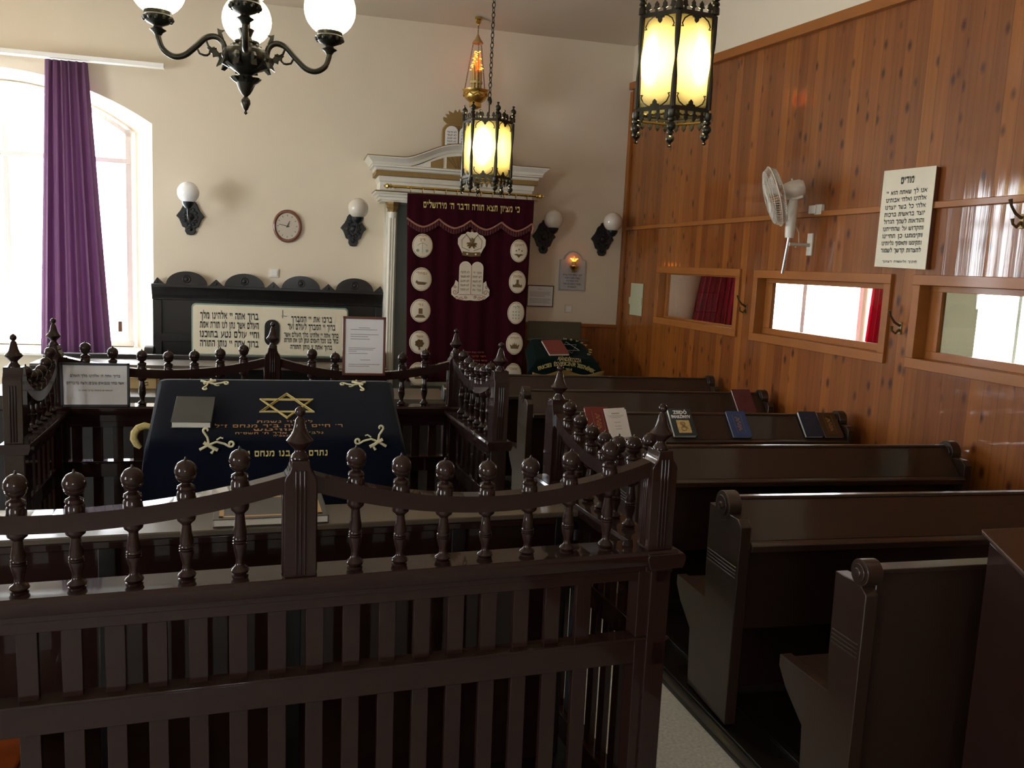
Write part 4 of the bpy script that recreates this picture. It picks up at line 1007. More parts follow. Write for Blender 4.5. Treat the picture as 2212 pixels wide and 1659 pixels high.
# eternal light
et = thing('eternal_light', 'gilded hanging lamp with glowing red tips in front of the wall above the ark', 'lamp', tuple(FP(1.82, .7, CZ)), math.radians(-1.9))
ey = -.36; ex = 1.822
def eb(n, m_, fn, p=et):
    mb = MB(TF @ T(ex, ey, 0)); fn(mb); return mb.build(n, m_, p)
eb('ceiling_rose', 'brass', lambda mb: mb.lathe([(.034, CZ), (.034, CZ - .02), (.022, CZ - .03), (.024, CZ - .05), (.010, CZ - .06), (.008, CZ - .07)], None, 14))
def chain(mb, a, b, r=.0035, link=.022, th=.0022):
    a = Vector(a); b = Vector(b); d = b - a; n = max(2, int(d.length / (link * .75))); D = d.normalized()
    s1 = D.orthogonal().normalized(); s2 = D.cross(s1)
    for i in range(n):
        c_ = a + d * (i + .5) / n; s_ = s1 if i % 2 else s2
        mb.tube([c_ + D * (link * .5 * math.cos(t)) + s_ * (r * 1.6 * math.sin(t)) for t in [2 * PI * k / 8 for k in range(8)]], th, 4, closed=True)
eb('chain', 'oldbrass', lambda mb: chain(mb, (0, 0, CZ - .06), (0, 0, 3.90)))
eb('cap', 'offwhite', lambda mb: mb.lathe([(.003, 3.905), (.012, 3.885), (.025, 3.855), (.050, 3.825), (.052, 3.818), (.044, 3.814), (.001, 3.83)], None, 18)).data.materials[0] = M['tan']
for a in (30, 150, 270):
    ca, sa = math.cos(math.radians(a)), math.sin(math.radians(a))
    eb('chain', 'oldbrass', lambda mb: chain(mb, (.044 * ca, .044 * sa, 3.818), (.112 * ca, .112 * sa, 3.40), th=.0018))
eb('bowl', 'gold', lambda mb: mb.lathe([(.001, 3.23), (.02, 3.235), (.055, 3.25), (.058, 3.275), (.050, 3.290), (.062, 3.297), (.098, 3.325), (.108, 3.355), (.106, 3.375), (.122, 3.395), (.124, 3.402), (.110, 3.404), (.10, 3.38), (.001, 3.33)], None, 28))
eb('bowl_ornament', 'gold', lambda mb: [mb.tube([(.112 * math.cos(t + j), .112 * math.sin(t + j), 3.375 - .028 * abs(math.sin((j) * PI / .785))) for j in [k * .0981 for k in range(9)]], .005, 5) for t in [q_ * .785 for q_ in range(8)]])
def cands(mb):
    for k in range(9):
        a = k * 2 * PI / 8; r = .040 if k < 8 else 0; mb.lathe([(.012, 3.36), (.012, 3.56 + .02 * (k % 3)), (.008, 3.575 + .02 * (k % 3))], T(r * math.cos(a), r * math.sin(a), 0), 10)
    mb.lathe([(.058, 3.46), (.060, 3.47), (.058, 3.48), (.045, 3.48), (.045, 3.46)], None, 18)
eb('candle_holders', 'amber', cands)
fl = []
def flames(mb):
    rr = random.Random(11)
    for k in range(11):
        z = 3.58 + k * .0165; r = .052 * (1 - (z - 3.58) / .26); a = rr.uniform(0, 6.28)
        for j in range(2):
            aa = a + j * 2.4; c_ = Vector((r * math.cos(aa), r * math.sin(aa), z))
            mb.tube([c_ + Vector((-.010, 0, rr.uniform(-.004, .004))), c_ + Vector((0, 0, .005)), c_ + Vector((.012, .003, rr.uniform(-.004, .004)))], .0035, 5)
eb('glowing_tip', 'flame2', flames)
eb('glowing_body', 'flame', lambda mb: [mb.lathe([(.010, 3.575), (.008, 3.64), (.004, 3.73 - .02 * (k % 3))], T(.026 * math.cos(k), .026 * math.sin(k), 0), 8) for k in range(7)])
# ------------------------------------------------------------------ wall sconces
def sconce(x, z, gx, gz, label, lit=False, gd=.27):
    s_ = thing('wall_sconce', label, 'wall lamp', tuple(FP(x, .0, z)), math.radians(-1.9), 'globe sconces on the front wall')
    X = TF @ T(x, 0, z)
    P = [(0, -.175), (.03, -.17), (.048, -.14), (.045, -.11), (.07, -.10), (.085, -.06), (.098, -.03), (.123, -.005), (.105, .02), (.085, .045), (.07, .075), (.06, .105), (.045, .125), (.03, .13), (.022, .155), (0, .165)]
    P = P + [(-a, b) for a, b in P[::-1][1:-1]]
    MB(X).prism(P, -.022, 0, axis='y').build('back_plate', 'iron', s_, bevel=.006)
    mb = MB(X)
    for k in range(12):
        a = k * 2 * PI / 12; mb.sphere((.055 * math.cos(a), -.024, .075 * math.sin(a) - .01), .016, 8, sy=.6)
    mb.sphere((0, -.03, -.01), .035, 12, sy=.7); mb.sphere((0, -.026, -.12), .022, 8); mb.build('relief_ornament', 'iron', s_)
    dx = gx - x; zc_ = gz - z
    mb = MB(X); mb.tube([(0, -.03, -.01), (dx * .2, -.09, -.055), (dx * .5, -.17, -.04), (dx * .9, -gd + .01, .0), (dx, -gd, .035), (dx, -gd, zc_ - .125)], [.013, .012, .010, .010, .012, .014], 10); mb.build('arm', 'iron', s_)
    MB(X).lathe([(.012, zc_ - .145), (.030, zc_ - .135), (.045, zc_ - .115), (.052, zc_ - .10), (.055, zc_ - .082), (.045, zc_ - .080)], T(dx, -gd, 0), 16).build('globe_holder', 'iron', s_)
    MB(X).sphere((dx, -gd, zc_), .094, 28).build('globe', 'opal_lit' if lit else 'opal', s_)
sconce(-.710, 2.128, -.697, 2.319, 'globe sconce with ball coloured a lit white, nearest the window', True)
sconce(.755, 2.10, .780, 2.273, 'globe sconce left of the ark, between the clock and the white column')
sconce(2.642, 2.125, 2.659, 2.281, 'globe sconce just right of the ark curtain, between the curtain and the marble plaque')
sconce(3.262, 2.13, 3.271, 2.29, 'globe sconce nearest the corner with the pine wall')
# clock
ck = thing('wall_clock', 'oval red-brown wall clock with pale dial between the sconces', 'clock', tuple(FP(.146, 0, 2.083)), math.radians(-1.9))
X = TF @ T(.146, 0, 2.083) @ RX(90) @ Matrix.Diagonal((1, 1.165, 1, 1))
MB(X).lathe([(.001, .0), (.131, .0), (.131, .015), (.126, .026), (.117, .030), (.108, .027), (.104, .018), (.001, .018)][::1], None, 48).build('case', 'clockwood', ck)
MB(X).lathe([(.104, .0165), (.104, .0195), (.001, .0195)], None, 40).build('dial', 'clockface', ck)
mb = MB(X)
for h in range(12):
    a = h * PI / 6; mb.box(-.0022, .0022, .078, .092, .0195, .0205, X=RZ(-h * 30))
mb.build('hour_marks', 'frame_dark', ck)
mb = MB(X @ T(0, 0, .0215)); mb.prism([(-.003, -.018), (.003, -.018), (.0015, .078), (-.0015, .078)], 0, .001, X=RZ(80)); mb.build('minute_hand', 'ink', ck)
mb = MB(X @ T(0, 0, .0225)); mb.prism([(-.0045, -.012), (.0045, -.012), (.002, .048), (-.002, .048)], 0, .001, X=RZ(-28)); mb.build('hour_hand', 'ink', ck)
def switch(label, x, z):
    s_ = thing('light_switch', label, 'light switch', tuple(FP(x, 0, z)), math.radians(-1.9)); X = TF @ T(x, 0, z)
    MB(X).box(-.042, .042, -.010, 0, -.042, .042).build('plate', 'plastic', s_, bevel=.004)
    MB(X).box(-.028, .028, -.016, -.009, -.028, .028).build('rocker', 'white', s_, bevel=.002)
switch('white light switch below the clock, above the dark carved settle', .031, 1.643); switch('white light switch below the marble plaque, above the wainscot', 2.944, 1.405)
# marble plaque with small red lamp
pq = thing('memorial_plaque', 'grey marble memorial plaque with arched top and Hebrew lettering', 'plaque', tuple(FP(2.96, 0, 1.59)), math.radians(-1.9))
P = [(2.822, 1.588), (3.106, 1.588), (3.100, 1.905), (3.062, 1.912), (3.045, 1.948), (3.00, 1.985), (2.96, 1.995), (2.92, 1.985), (2.875, 1.945), (2.862, 1.912), (2.822, 1.903)]
MB(TF).prism(P, -.022, 0, axis='y').build('slab', 'stone', pq, bevel=.003)
mb = MB(TF); mb.tube([(x * .93 + 2.96 * .07, -.024, z * .94 + 1.79 * .06) for x, z in P], .0025, 4, closed=True); mb.build('engraved_border', 'grey', pq)
mb = MB(TF @ T(2.962, -.0235, 0) @ RX(90))
for k, (t_, w_) in enumerate((('לזכר עולם יהיה צדיק', .20), ('נשמת אמנו היקרה', .16), ('מרת רבקה ע״ה', .13), ('נפטרה ביום כ״ב אדר', .19), ('תנצב״ה', .09))): mb.text(t_, .024, T(0, 1.742 - k * .030, 0), width=w_, bold=.0006)
mb.build('lettering', 'ink', pq)
sl = thing('plaque_lamp', 'little brass cup lamp with glowing red filaments on the marble plaque', 'lamp', tuple(FP(2.96, .05, 1.80)), math.radians(-1.9))
X = TF @ T(2.957, -.065, 1.775)
MB(X).lathe([(.012, 0), (.024, .006), (.014, .016), (.022, .026), (.042, .050), (.046, .066), (.038, .072), (.001, .06)], None, 18).build('cup', 'brass', sl)
MB(X).lathe([(.022, .065), (.022, .105), (.018, .112)], None, 14).build('candle', 'amber', sl)
def pfl(mb):
    for k in range(6):
        a = k * 1.05; mb.tube([(.008 * math.cos(a), .008 * math.sin(a), .108), (.022 * math.cos(a), .022 * math.sin(a), .130), (.040 * math.cos(a), .03 * math.sin(a), .142)], .0035, 5)
mb = MB(X); pfl(mb); mb.build('glowing_tip', 'flame2', sl)
MB(X).lathe([(.010, .10), (.012, .13), (.003, .165)], None, 8).build('glowing_body', 'flame', sl)
MB(X).tube([(0, .0, .03), (0, .042, .03)], .006, 6).build('bracket', 'brass', sl)
ln = [(a - .0, b, z, .004) for a, b, z in ((-.03, .02, .175), (-.11, .11, .145), (-.11, .10, .132), (-.11, .11, .119), (-.11, .05, .106), (-.11, .11, .078), (-.11, .11, .065), (-.11, .09, .052), (-.11, .11, .039))]
notice('framed_notice', 'white text sheet in a thin dark frame on the wall beside the ark curtain', TF @ T(2.635, -.018, 1.416), .278, .217, 'frame_dark', .009, 'paper', ln)
# ------------------------------------------------------------------ carved settle against the front wall with the long Hebrew board
bn = thing('carved_settle', 'blackish high-backed settle with half-round crests against the front wall', 'bench', tuple(FP(.0, .3, 0)), math.radians(-1.9))
def bw(n, m_, fn, bevel=.003):
    mb = MB(TF); fn(mb); return mb.build(n, m_, bn, bevel=bevel)
bw('back_panel', 'black', lambda mb: (mb.box(-1.03, 1.055, -.05, 0, .40, 1.50), mb.box(-1.03, -.955, -.068, -.05, .45, 1.36), mb.box(.98, 1.055, -.068, -.05, .45, 1.36), mb.box(-1.03, 1.055, -.068, -.05, .98, 1.05), mb.box(-.02, .05, -.068, -.05, .45, 1.36)))
bw('cornice', 'black', lambda mb: mb.prism([(-.05, 1.36), (-.075, 1.365), (-.075, 1.40), (-.09, 1.42), (-.11, 1.47), (-.12, 1.48), (-.12, 1.505), (0, 1.505), (0, 1.36)], -1.035, 1.06, axis='x'))
for x in (-.738, -.232, .278, .776):
    bw('half_round_crest', 'black', lambda mb: (mb.prism([(x + .178 * math.cos(PI * i / 20), 1.50 + .125 * math.sin(PI * i / 20)) for i in range(21)], -.075, -.045, axis='y'),
                                               mb.lathe([(.038, 0), (.034, .008), (.026, .008), (.024, .004), (.016, .004), (.013, .012), (.001, .014)], T(x, -.075, 1.555) @ RX(90), 18)))
for x in (-.99, -.482, .025, .53, 1.02):
    bw('pointed_crest', 'black', lambda mb: (mb.prism([(max(-1.03, x - .066), 1.50), (min(1.055, x + .066), 1.50), (x + .0, 1.562)], -.075, -.045, axis='y'), mb.lathe([(.013, 0), (.010, .006), (.001, .008)], T(x, -.075, 1.522) @ RX(90), 10)))
bw('seat', 'black', lambda mb: mb.box(-1.03, 1.03, -.50, 0, .42, .46))
for x in (-1.03, .985):
    bw('side_panel', 'black', lambda mb: mb.prism([(-.50, 0), (-.50, .80), (-.44, .84), (-.06, .84), (0, .90), (0, 0)], x, x + .045, axis='x'))
    bw('arm_scroll', 'black', lambda mb: mb.lathe([(.075, 0), (.075, .075)], T(x - .01, -.42, .90) @ RY(90), 20))
bw('front_board', 'black', lambda mb: mb.box(-.99, 1.01, -.47, -.44, .05, .42))
sg = thing('hebrew_board', 'long cream board lettered in Hebrew leaning on the dark settle', 'sign', tuple(FP(.0, .42, .86)), math.radians(-1.9))
TB = TF @ T(0, -.455, 0)
def rr_(x0, x1, z0, z1, r, n=5):
    P = []
    for cx_, cz_, a0 in ((x1 - r, z1 - r, 0), (x0 + r, z1 - r, 90), (x0 + r, z0 + r, 180), (x1 - r, z0 + r, 270)):
        P += [(cx_ + r * math.cos(math.radians(a0 + 90 * k / n)), cz_ + r * math.sin(math.radians(a0 + 90 * k / n))) for k in range(n + 1)]
    return P
MB(TB).prism(rr_(-.652, .70, .905, 1.360, .035), 0, .022, axis='y').build('board', 'teal', sg, bevel=.002)
MB(TB).prism(rr_(-.640, .688, .917, 1.347, .028), -.003, .0, axis='y').build('panel', 'parchment', sg)
TBT = TB @ T(0, -.004, 0) @ RX(90)
mb = MB(TBT)
for k, (t_, w_) in enumerate((('ברוך אתה יי אלהינו מלך', .49), ('העולם אשר נתן לנו תורת אמת', .495), ('וחיי עולם נטע בתוכנו', .50), ('ברוך אתה יי נותן התורה', .495))): mb.text(t_, .092, T(-.335, 1.228 - k * .082, 0), width=w_, bold=.0022)
mb.build('lettering', 'ink', sg); mb = MB(TBT)
for k, (t_, w_, z) in enumerate((('ברכו את יי המברך', .36, 1.222), ('ברוך יי המברך לעולם ועד', .42, 1.152), ('ברוך אתה יי אלהינו מלך העולם אשר', .48, 1.085), ('בחר בנו מכל העמים ונתן לנו את תורתו', .48, 1.035), ('ברוך אתה יי נותן התורה', .37, .975))): mb.text(t_, .082 if k < 2 else .062, T(.375, z, 0), width=w_, bold=.0018)
mb.build('lettering', 'ink', sg)
MB(TB).prism(rr_(-.035, .095, 1.00, 1.235, .06), -.012, -.002, axis='y').build('hand_hole', 'black', sg, bevel=.003)
mb = MB(TB); mb.box(.118, .124, -.0045, -.002, 1.25, 1.325); mb.box(.11, .16, -.0045, -.002, 1.268, 1.272); mb.build('crack', 'frame_dark', sg)
# dark desks between the settle and the balustrade
d1 = thing('long_desk', 'long black desk in front of the settle, below the Hebrew board', 'desk', (-.2, 7.45, 0))
X = T(0, 7.45, 0) @ RZ(-1.9)
MB(X).box(-1.75, .95, -.30, .16, .885, .91).build('desk_top', 'shelf', d1, bevel=.003); MB(X).box(-1.75, .95, .12, .17, .905, .945).build('raised_rail', 'black', d1, bevel=.008)
MB(X).box(-1.72, .92, .10, .13, 0, .89).build('back_board', 'black', d1); MB(X).box(-1.75, -1.71, -.30, .16, 0, .89).build('side_panel', 'black', d1); MB(X).box(.91, .95, -.30, .16, 0, .89).build('side_panel', 'black', d1)
d2 = thing('long_desk', 'second long black desk just beyond the far balustrade, with rounded end blocks', 'desk', (-.2, 5.95, 0))
X = T(0, 5.95, 0) @ RZ(-1.9)
MB(X).box(-1.75, 1.22, -.10, .42, .845, .865).build('desk_top', 'shelf', d2, bevel=.003); MB(X).prism([(-.16, .79), (-.14, .775), (-.08, .85), (-.10, .865)], -1.75, 1.22, axis='x').build('book_rail', 'black', d2)
MB(X).box(-1.72, 1.18, -.09, -.06, 0, .85).build('back_board', 'black', d2); MB(X).box(-1.75, -1.71, -.1, .42, 0, .85).build('side_panel', 'black', d2)
e = MB(X).prism([(-.14, 0), (-.14, .80), (-.10, .86), (.40, .86), (.40, 0)], 1.18, 1.225, axis='x').build('side_panel', 'black', d2)
MB(X).lathe([(.075, 0), (.075, .06)], T(1.17, -.04, .885) @ RY(90), 20).build('end_scroll', 'black', d2, bevel=.004)
bxx = thing('cardboard_box', 'small yellow cardboard box on the desk behind the left of the far balustrade', 'box', (-.85, 6.30, .865))
MB().box(-.965, -.745, 6.22, 6.40, .866, .945).build('carton', 'yellow', bxx, bevel=.003); MB().box(-.975, -.735, 6.21, 6.41, .938, .95).build('lid', 'yellow', bxx, bevel=.002)
mb = MB(); mb.tube([(-.84, 6.216, .905), (-.80, 6.216, .912), (-.795, 6.216, .895), (-.83, 6.216, .888)], .003, 5); mb.build('marking', 'frame_dark', bxx)
# green draped lectern beside the ark
gl = thing('draped_lectern', 'lectern under a dark green velvet cover with yellow Hungarian lettering, right of the ark', 'lectern', (2.85, 8.1, 0))
GK = KS
def lect(u, v):
    # v 0 top back -> slope -> front hem ; u across
    w = .30 + .10 * min(1, v * 1.5); x = 2.655 + (u - .5) * 2 * w * (1 - .0)
    if v < .45:
        t = v / .45; y = 7.86 - .36 * t; z = 1.135 - .17 * t
    else:
        t = (v - .45) / .55; y = 7.50 - .03 * t; z = .965 - .42 * t
    e = abs(u - .5) * 2
    z -= .10 * max(0, e - .80) / .20 + .05 * max(0, e - .7) * (1 if v < .45 else 0)
    y += .012 * math.sin(u * 22) * max(0, v - .45)
    return (x, y, z)
MB(GK).sheet(40, 30, lect).build('velvet_cover', 'green', gl, solid=.006)
MB(GK).box(2.38, 2.93, 7.50, 7.86, 0, .93).build('stand', 'brown2', gl, bevel=.004)
MB(GK).box(2.30, 2.98, 7.44, 7.46, .50, .80).build('lining', 'goldcloth', gl)
def gfold(u, v): return (2.31 + .70 * u, 7.445 - .02 * math.sin(u * 9), .86 - .16 * u * (1 - u) * 0 - .02 * math.sin(u * 11) - .12 * v)
MB(GK).sheet(30, 4, gfold).build('ochre_hem', 'goldcloth', gl, solid=.006)
MB(GK).box(2.385, 2.93, 7.90, 7.925, 1.10, 1.298).build('back_board', 'darkfabric', gl, bevel=.006)
MB(GK).box(2.36, 2.99, 7.84, 7.93, 1.115, 1.13).build('ledge', 'darkfabric', gl, bevel=.003)
LT = GK @ T(2.655, 7.488, 0) @ RX(90)
mb = MB(LT)
mb.text('AJÁNDÉKOZZA', .050, T(.02, -.035 + .995, .008) @ RZ(-5), width=.235, rtl=False, bold=.0012)
for i, ch in enumerate('FRICSEI ÉS WEICZNER TESTVÉREK'):
    t = i / 28 * 2 - 1
    if ch != ' ': mb.text(ch, .050, T(-.005 + t * .26, .920 - .055 * t * t - .01 * t, .008) @ RZ(-26 * t - 2), rtl=False, bold=.0014)
mb.text('2014', .040, T(.02, .868, .008), width=.06, rtl=False, bold=.001)
mb.build('lettering', 'thread', gl).data.materials[0] = M['goldfringe']
SX = GK @ T(2.655, 7.50, .968) @ Matrix.Rotation(math.atan2(.17, .36), 4, 'X')
mb = MB(SX @ T(0, 0, .008)); star(mb, .085, .22, .105, .0025); mb.build('star', 'grey', gl)
mb = MB(SX @ T(0, 0, .009))
for i, ch in enumerate('HEVRA KADISA MISKOLC'[:9]):
    a = math.radians(78 - i * 14); mb.text(ch, .045, T(.04 + .235 * math.cos(a), .20 + .17 * math.sin(a), 0) @ RZ(math.degrees(a) - 90), rtl=False, bold=.001)
mb.build('lettering', 'goldfringe', gl)
book('prayer_book', 'faded red book lying on the green velvet lectern cover', SX @ T(-.06, .055, .012) @ RZ(3), .20, .255, .022, 'red2_c', None, None)
# ------------------------------------------------------------------ right wall: poster, card, hooks, fan
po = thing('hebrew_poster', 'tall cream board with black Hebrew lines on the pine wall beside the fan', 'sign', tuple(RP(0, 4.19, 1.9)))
TP = TR @ T(-.02, 4.19, 0) @ RZ(-90) @ RX(0)      # local x runs along the wall toward the camera, -y into room
MB(TP).prism([(-.208, 1.905), (.212, 1.893), (.212, 2.452), (-.205, 2.462)], -.016, -.012, axis='y').build('board', 'parchment', po, bevel=.001)
MB(TP).prism([(-.203, 1.910), (.207, 1.898), (.207, 2.447), (-.200, 2.457)], -.0125, .018, axis='y').build('shadow_backing', 'frame_red', po, bevel=.002)  # dark board added so its edge draws the poster's shadow strip
mb = MB(TP @ T(0, -.0168, 0) @ RX(90))
mb.text('מודים', .060, T(.0, 2.375, 0), width=.105, bold=.0022)
for k, t_ in enumerate(('אנו לך שאתה הוא יי', 'אלהינו ואלהי אבותינו', 'אלהי כל בשר יוצרנו', 'יוצר בראשית ברכות', 'והודאות לשמך הגדול', 'והקדוש על שהחייתנו', 'וקימתנו כן תחיינו', 'ותקימנו ותאסוף גליותינו', 'לחצרות קדשך לשמור')):
    mb.text(t_, .036, T(.0, 2.316 - k * .0410, 0), width=.325, bold=.0009)
mb.text('חקיך ולעשות רצונך', .018, T(0, 1.930, 0), width=.28, bold=.0004); mb.build('lettering', 'ink', po)
wc = thing('card_holder', 'narrow pale green card with a flap on the pine wall near the corner', 'card', tuple(RP(0, 7.9, 1.38)))
TC = TR @ T(-.004, 7.9, 0)
MB(TC).box(-.006, 0, -.145, .145, 1.385, 1.70).build('sheet', 'card', wc); MB(TC).box(-.012, -.006, -.14, .165, 1.49, 1.56).build('flap', 'card', wc)
def hook(label, y, z):
    h = thing('coat_hook', label, 'hook', tuple(RP(0, y, z)), 0, 'brass coat hooks on the pine wall'); X = TR @ T(0, y, z)
    MB(X).box(-.006, 0, -.014, .014, -.05, .02).build('plate', 'oldbrass', h, bevel=.002)
    MB(X).tube([(-.006, 0, -.02), (-.03, 0, -.045), (-.055, 0, -.03), (-.06, 0, -.005)], [.008, .007, .006, .009], 8).build('lower_prong', 'oldbrass', h)
    MB(X).tube([(-.006, 0, .0), (-.045, 0, .02), (-.075, 0, .055), (-.085, 0, .085)], [.008, .007, .006, .010], 8).build('upper_prong', 'oldbrass', h)
hook('brass coat hook between the two farther openings of the pine wall', 5.85, 1.585); hook('brass coat hook between the middle and nearest openings of the pine wall', 4.165, 1.57); hook('coat hook high on the pine wall at the right edge of the picture', 3.41, 2.15)
fn_ = thing('wall_fan', 'white caged fan on a chrome pole bracketed to the pine wall', 'fan', tuple(RP(.17, 5.10, 1.8)))
Q = TR @ T(-.17, 5.10, 0)
MB(Q).tube([(.0, .045, 1.845), (0, 0, 2.11)], .0115, 12).build('pole', 'steel', fn_)
MB(Q).tube([(0, 0, 2.08), (0, 0, 2.14), (0, .0, 2.22), (0.005, 0, 2.30), (.01, 0, 2.345)], [.030, .034, .036, .032, .028], 14).build('neck', 'plastic', fn_)
MB(Q).tube([(0, 0, 2.04), (.17, 0, 2.04)], .012, 10).build('bracket_arm', 'cage', fn_)
MB(Q).box(.155, .17, -.028, .028, 1.97, 2.12).build('bracket_plate', 'plastic', fn_, bevel=.003)
MB(Q).tube([(0.01, 0, 2.20), (.06, -.01, 2.12), (.075, 0, 2.05), (.05, 0, 2.02)], .004, 6).build('cable', 'cage', fn_)
nrm = Vector((-.86, .38, -.30)).normalized()
zax = nrm; xax = Vector((0, 0, 1)).cross(zax).normalized(); yax = zax.cross(xax)
FM = Matrix(((xax.x, yax.x, zax.x, 0), (xax.y, yax.y, zax.y, 0), (xax.z, yax.z, zax.z, 0), (0, 0, 0, 1)))
H = Q @ T(-.0, .0, 2.385) @ FM      # local z points out of the fan's face
MB(H).lathe([(.001, -.075), (.045, -.07), (.058, -.05), (.062, .0), (.055, .045), (.048, .062), (.001, .062)], T(0, .01, 0), 20).build('motor_housing', 'plastic', fn_)
MB(H).box(-.03, .03, -.06, -.01, -.05, .03).build('tilt_joint', 'plastic', fn_, bevel=.008)
MB(H).tube([(0, .065, -.01), (.0, .085, -.005)], .006, 8).build('knob', 'plastic', fn_)
cg = MB(H @ T(0, 0, .125)); RR = .198
for k in range(72):
    a = 2 * PI * k / 72; ca, sa = math.cos(a), math.sin(a)
    cg.tube([(.03 * ca, .03 * sa, .046), (.10 * ca, .10 * sa, .050), (.175 * ca, .175 * sa, .034), (RR * ca, RR * sa, 0), (.175 * ca, .175 * sa, -.036), (.10 * ca, .10 * sa, -.050), (.05 * ca, .05 * sa, -.055)], .0013, 4)
for r, z in ((RR, 0), (.175, .034), (.10, .050), (.14, .043), (.175, -.036), (.10, -.05), (.14, -.044)): cg.tube([(r * math.cos(t), r * math.sin(t), z) for t in [2 * PI * k / 40 for k in range(40)]], .0024 if r < RR else .005, 5, closed=True)
cg.build('cage', 'cage', fn_)
MB(H @ T(0, 0, .125)).lathe([(.001, .05), (.034, .048), (.034, .044), (.001, .044)][::-1], None, 18).build('badge', 'plastic', fn_)
for k in range(3):
    a0 = k * 2 * PI / 3 + .3
    def bl(u, v):
        r = .03 + .14 * u; a = a0 + (v - .5) * (1.15 - .2 * u); return (r * math.cos(a), r * math.sin(a), (v - .5) * .05)
    MB(H @ T(0, 0, .125)).sheet(8, 6, bl).build('blade', 'cage', fn_, solid=.002)
so = thing('wall_socket', 'small white socket box on the pine wall behind the fan neck', 'socket', tuple(RP(0, 5.02, 2.27)))
MB(TR).box(-.03, 0, 4.985, 5.055, 2.238, 2.305).build('case', 'plastic', so, bevel=.004); MB(TR).box(-.045, -.028, 5.03, 5.10, 2.245, 2.30).build('plug', 'plastic', so, bevel=.004)
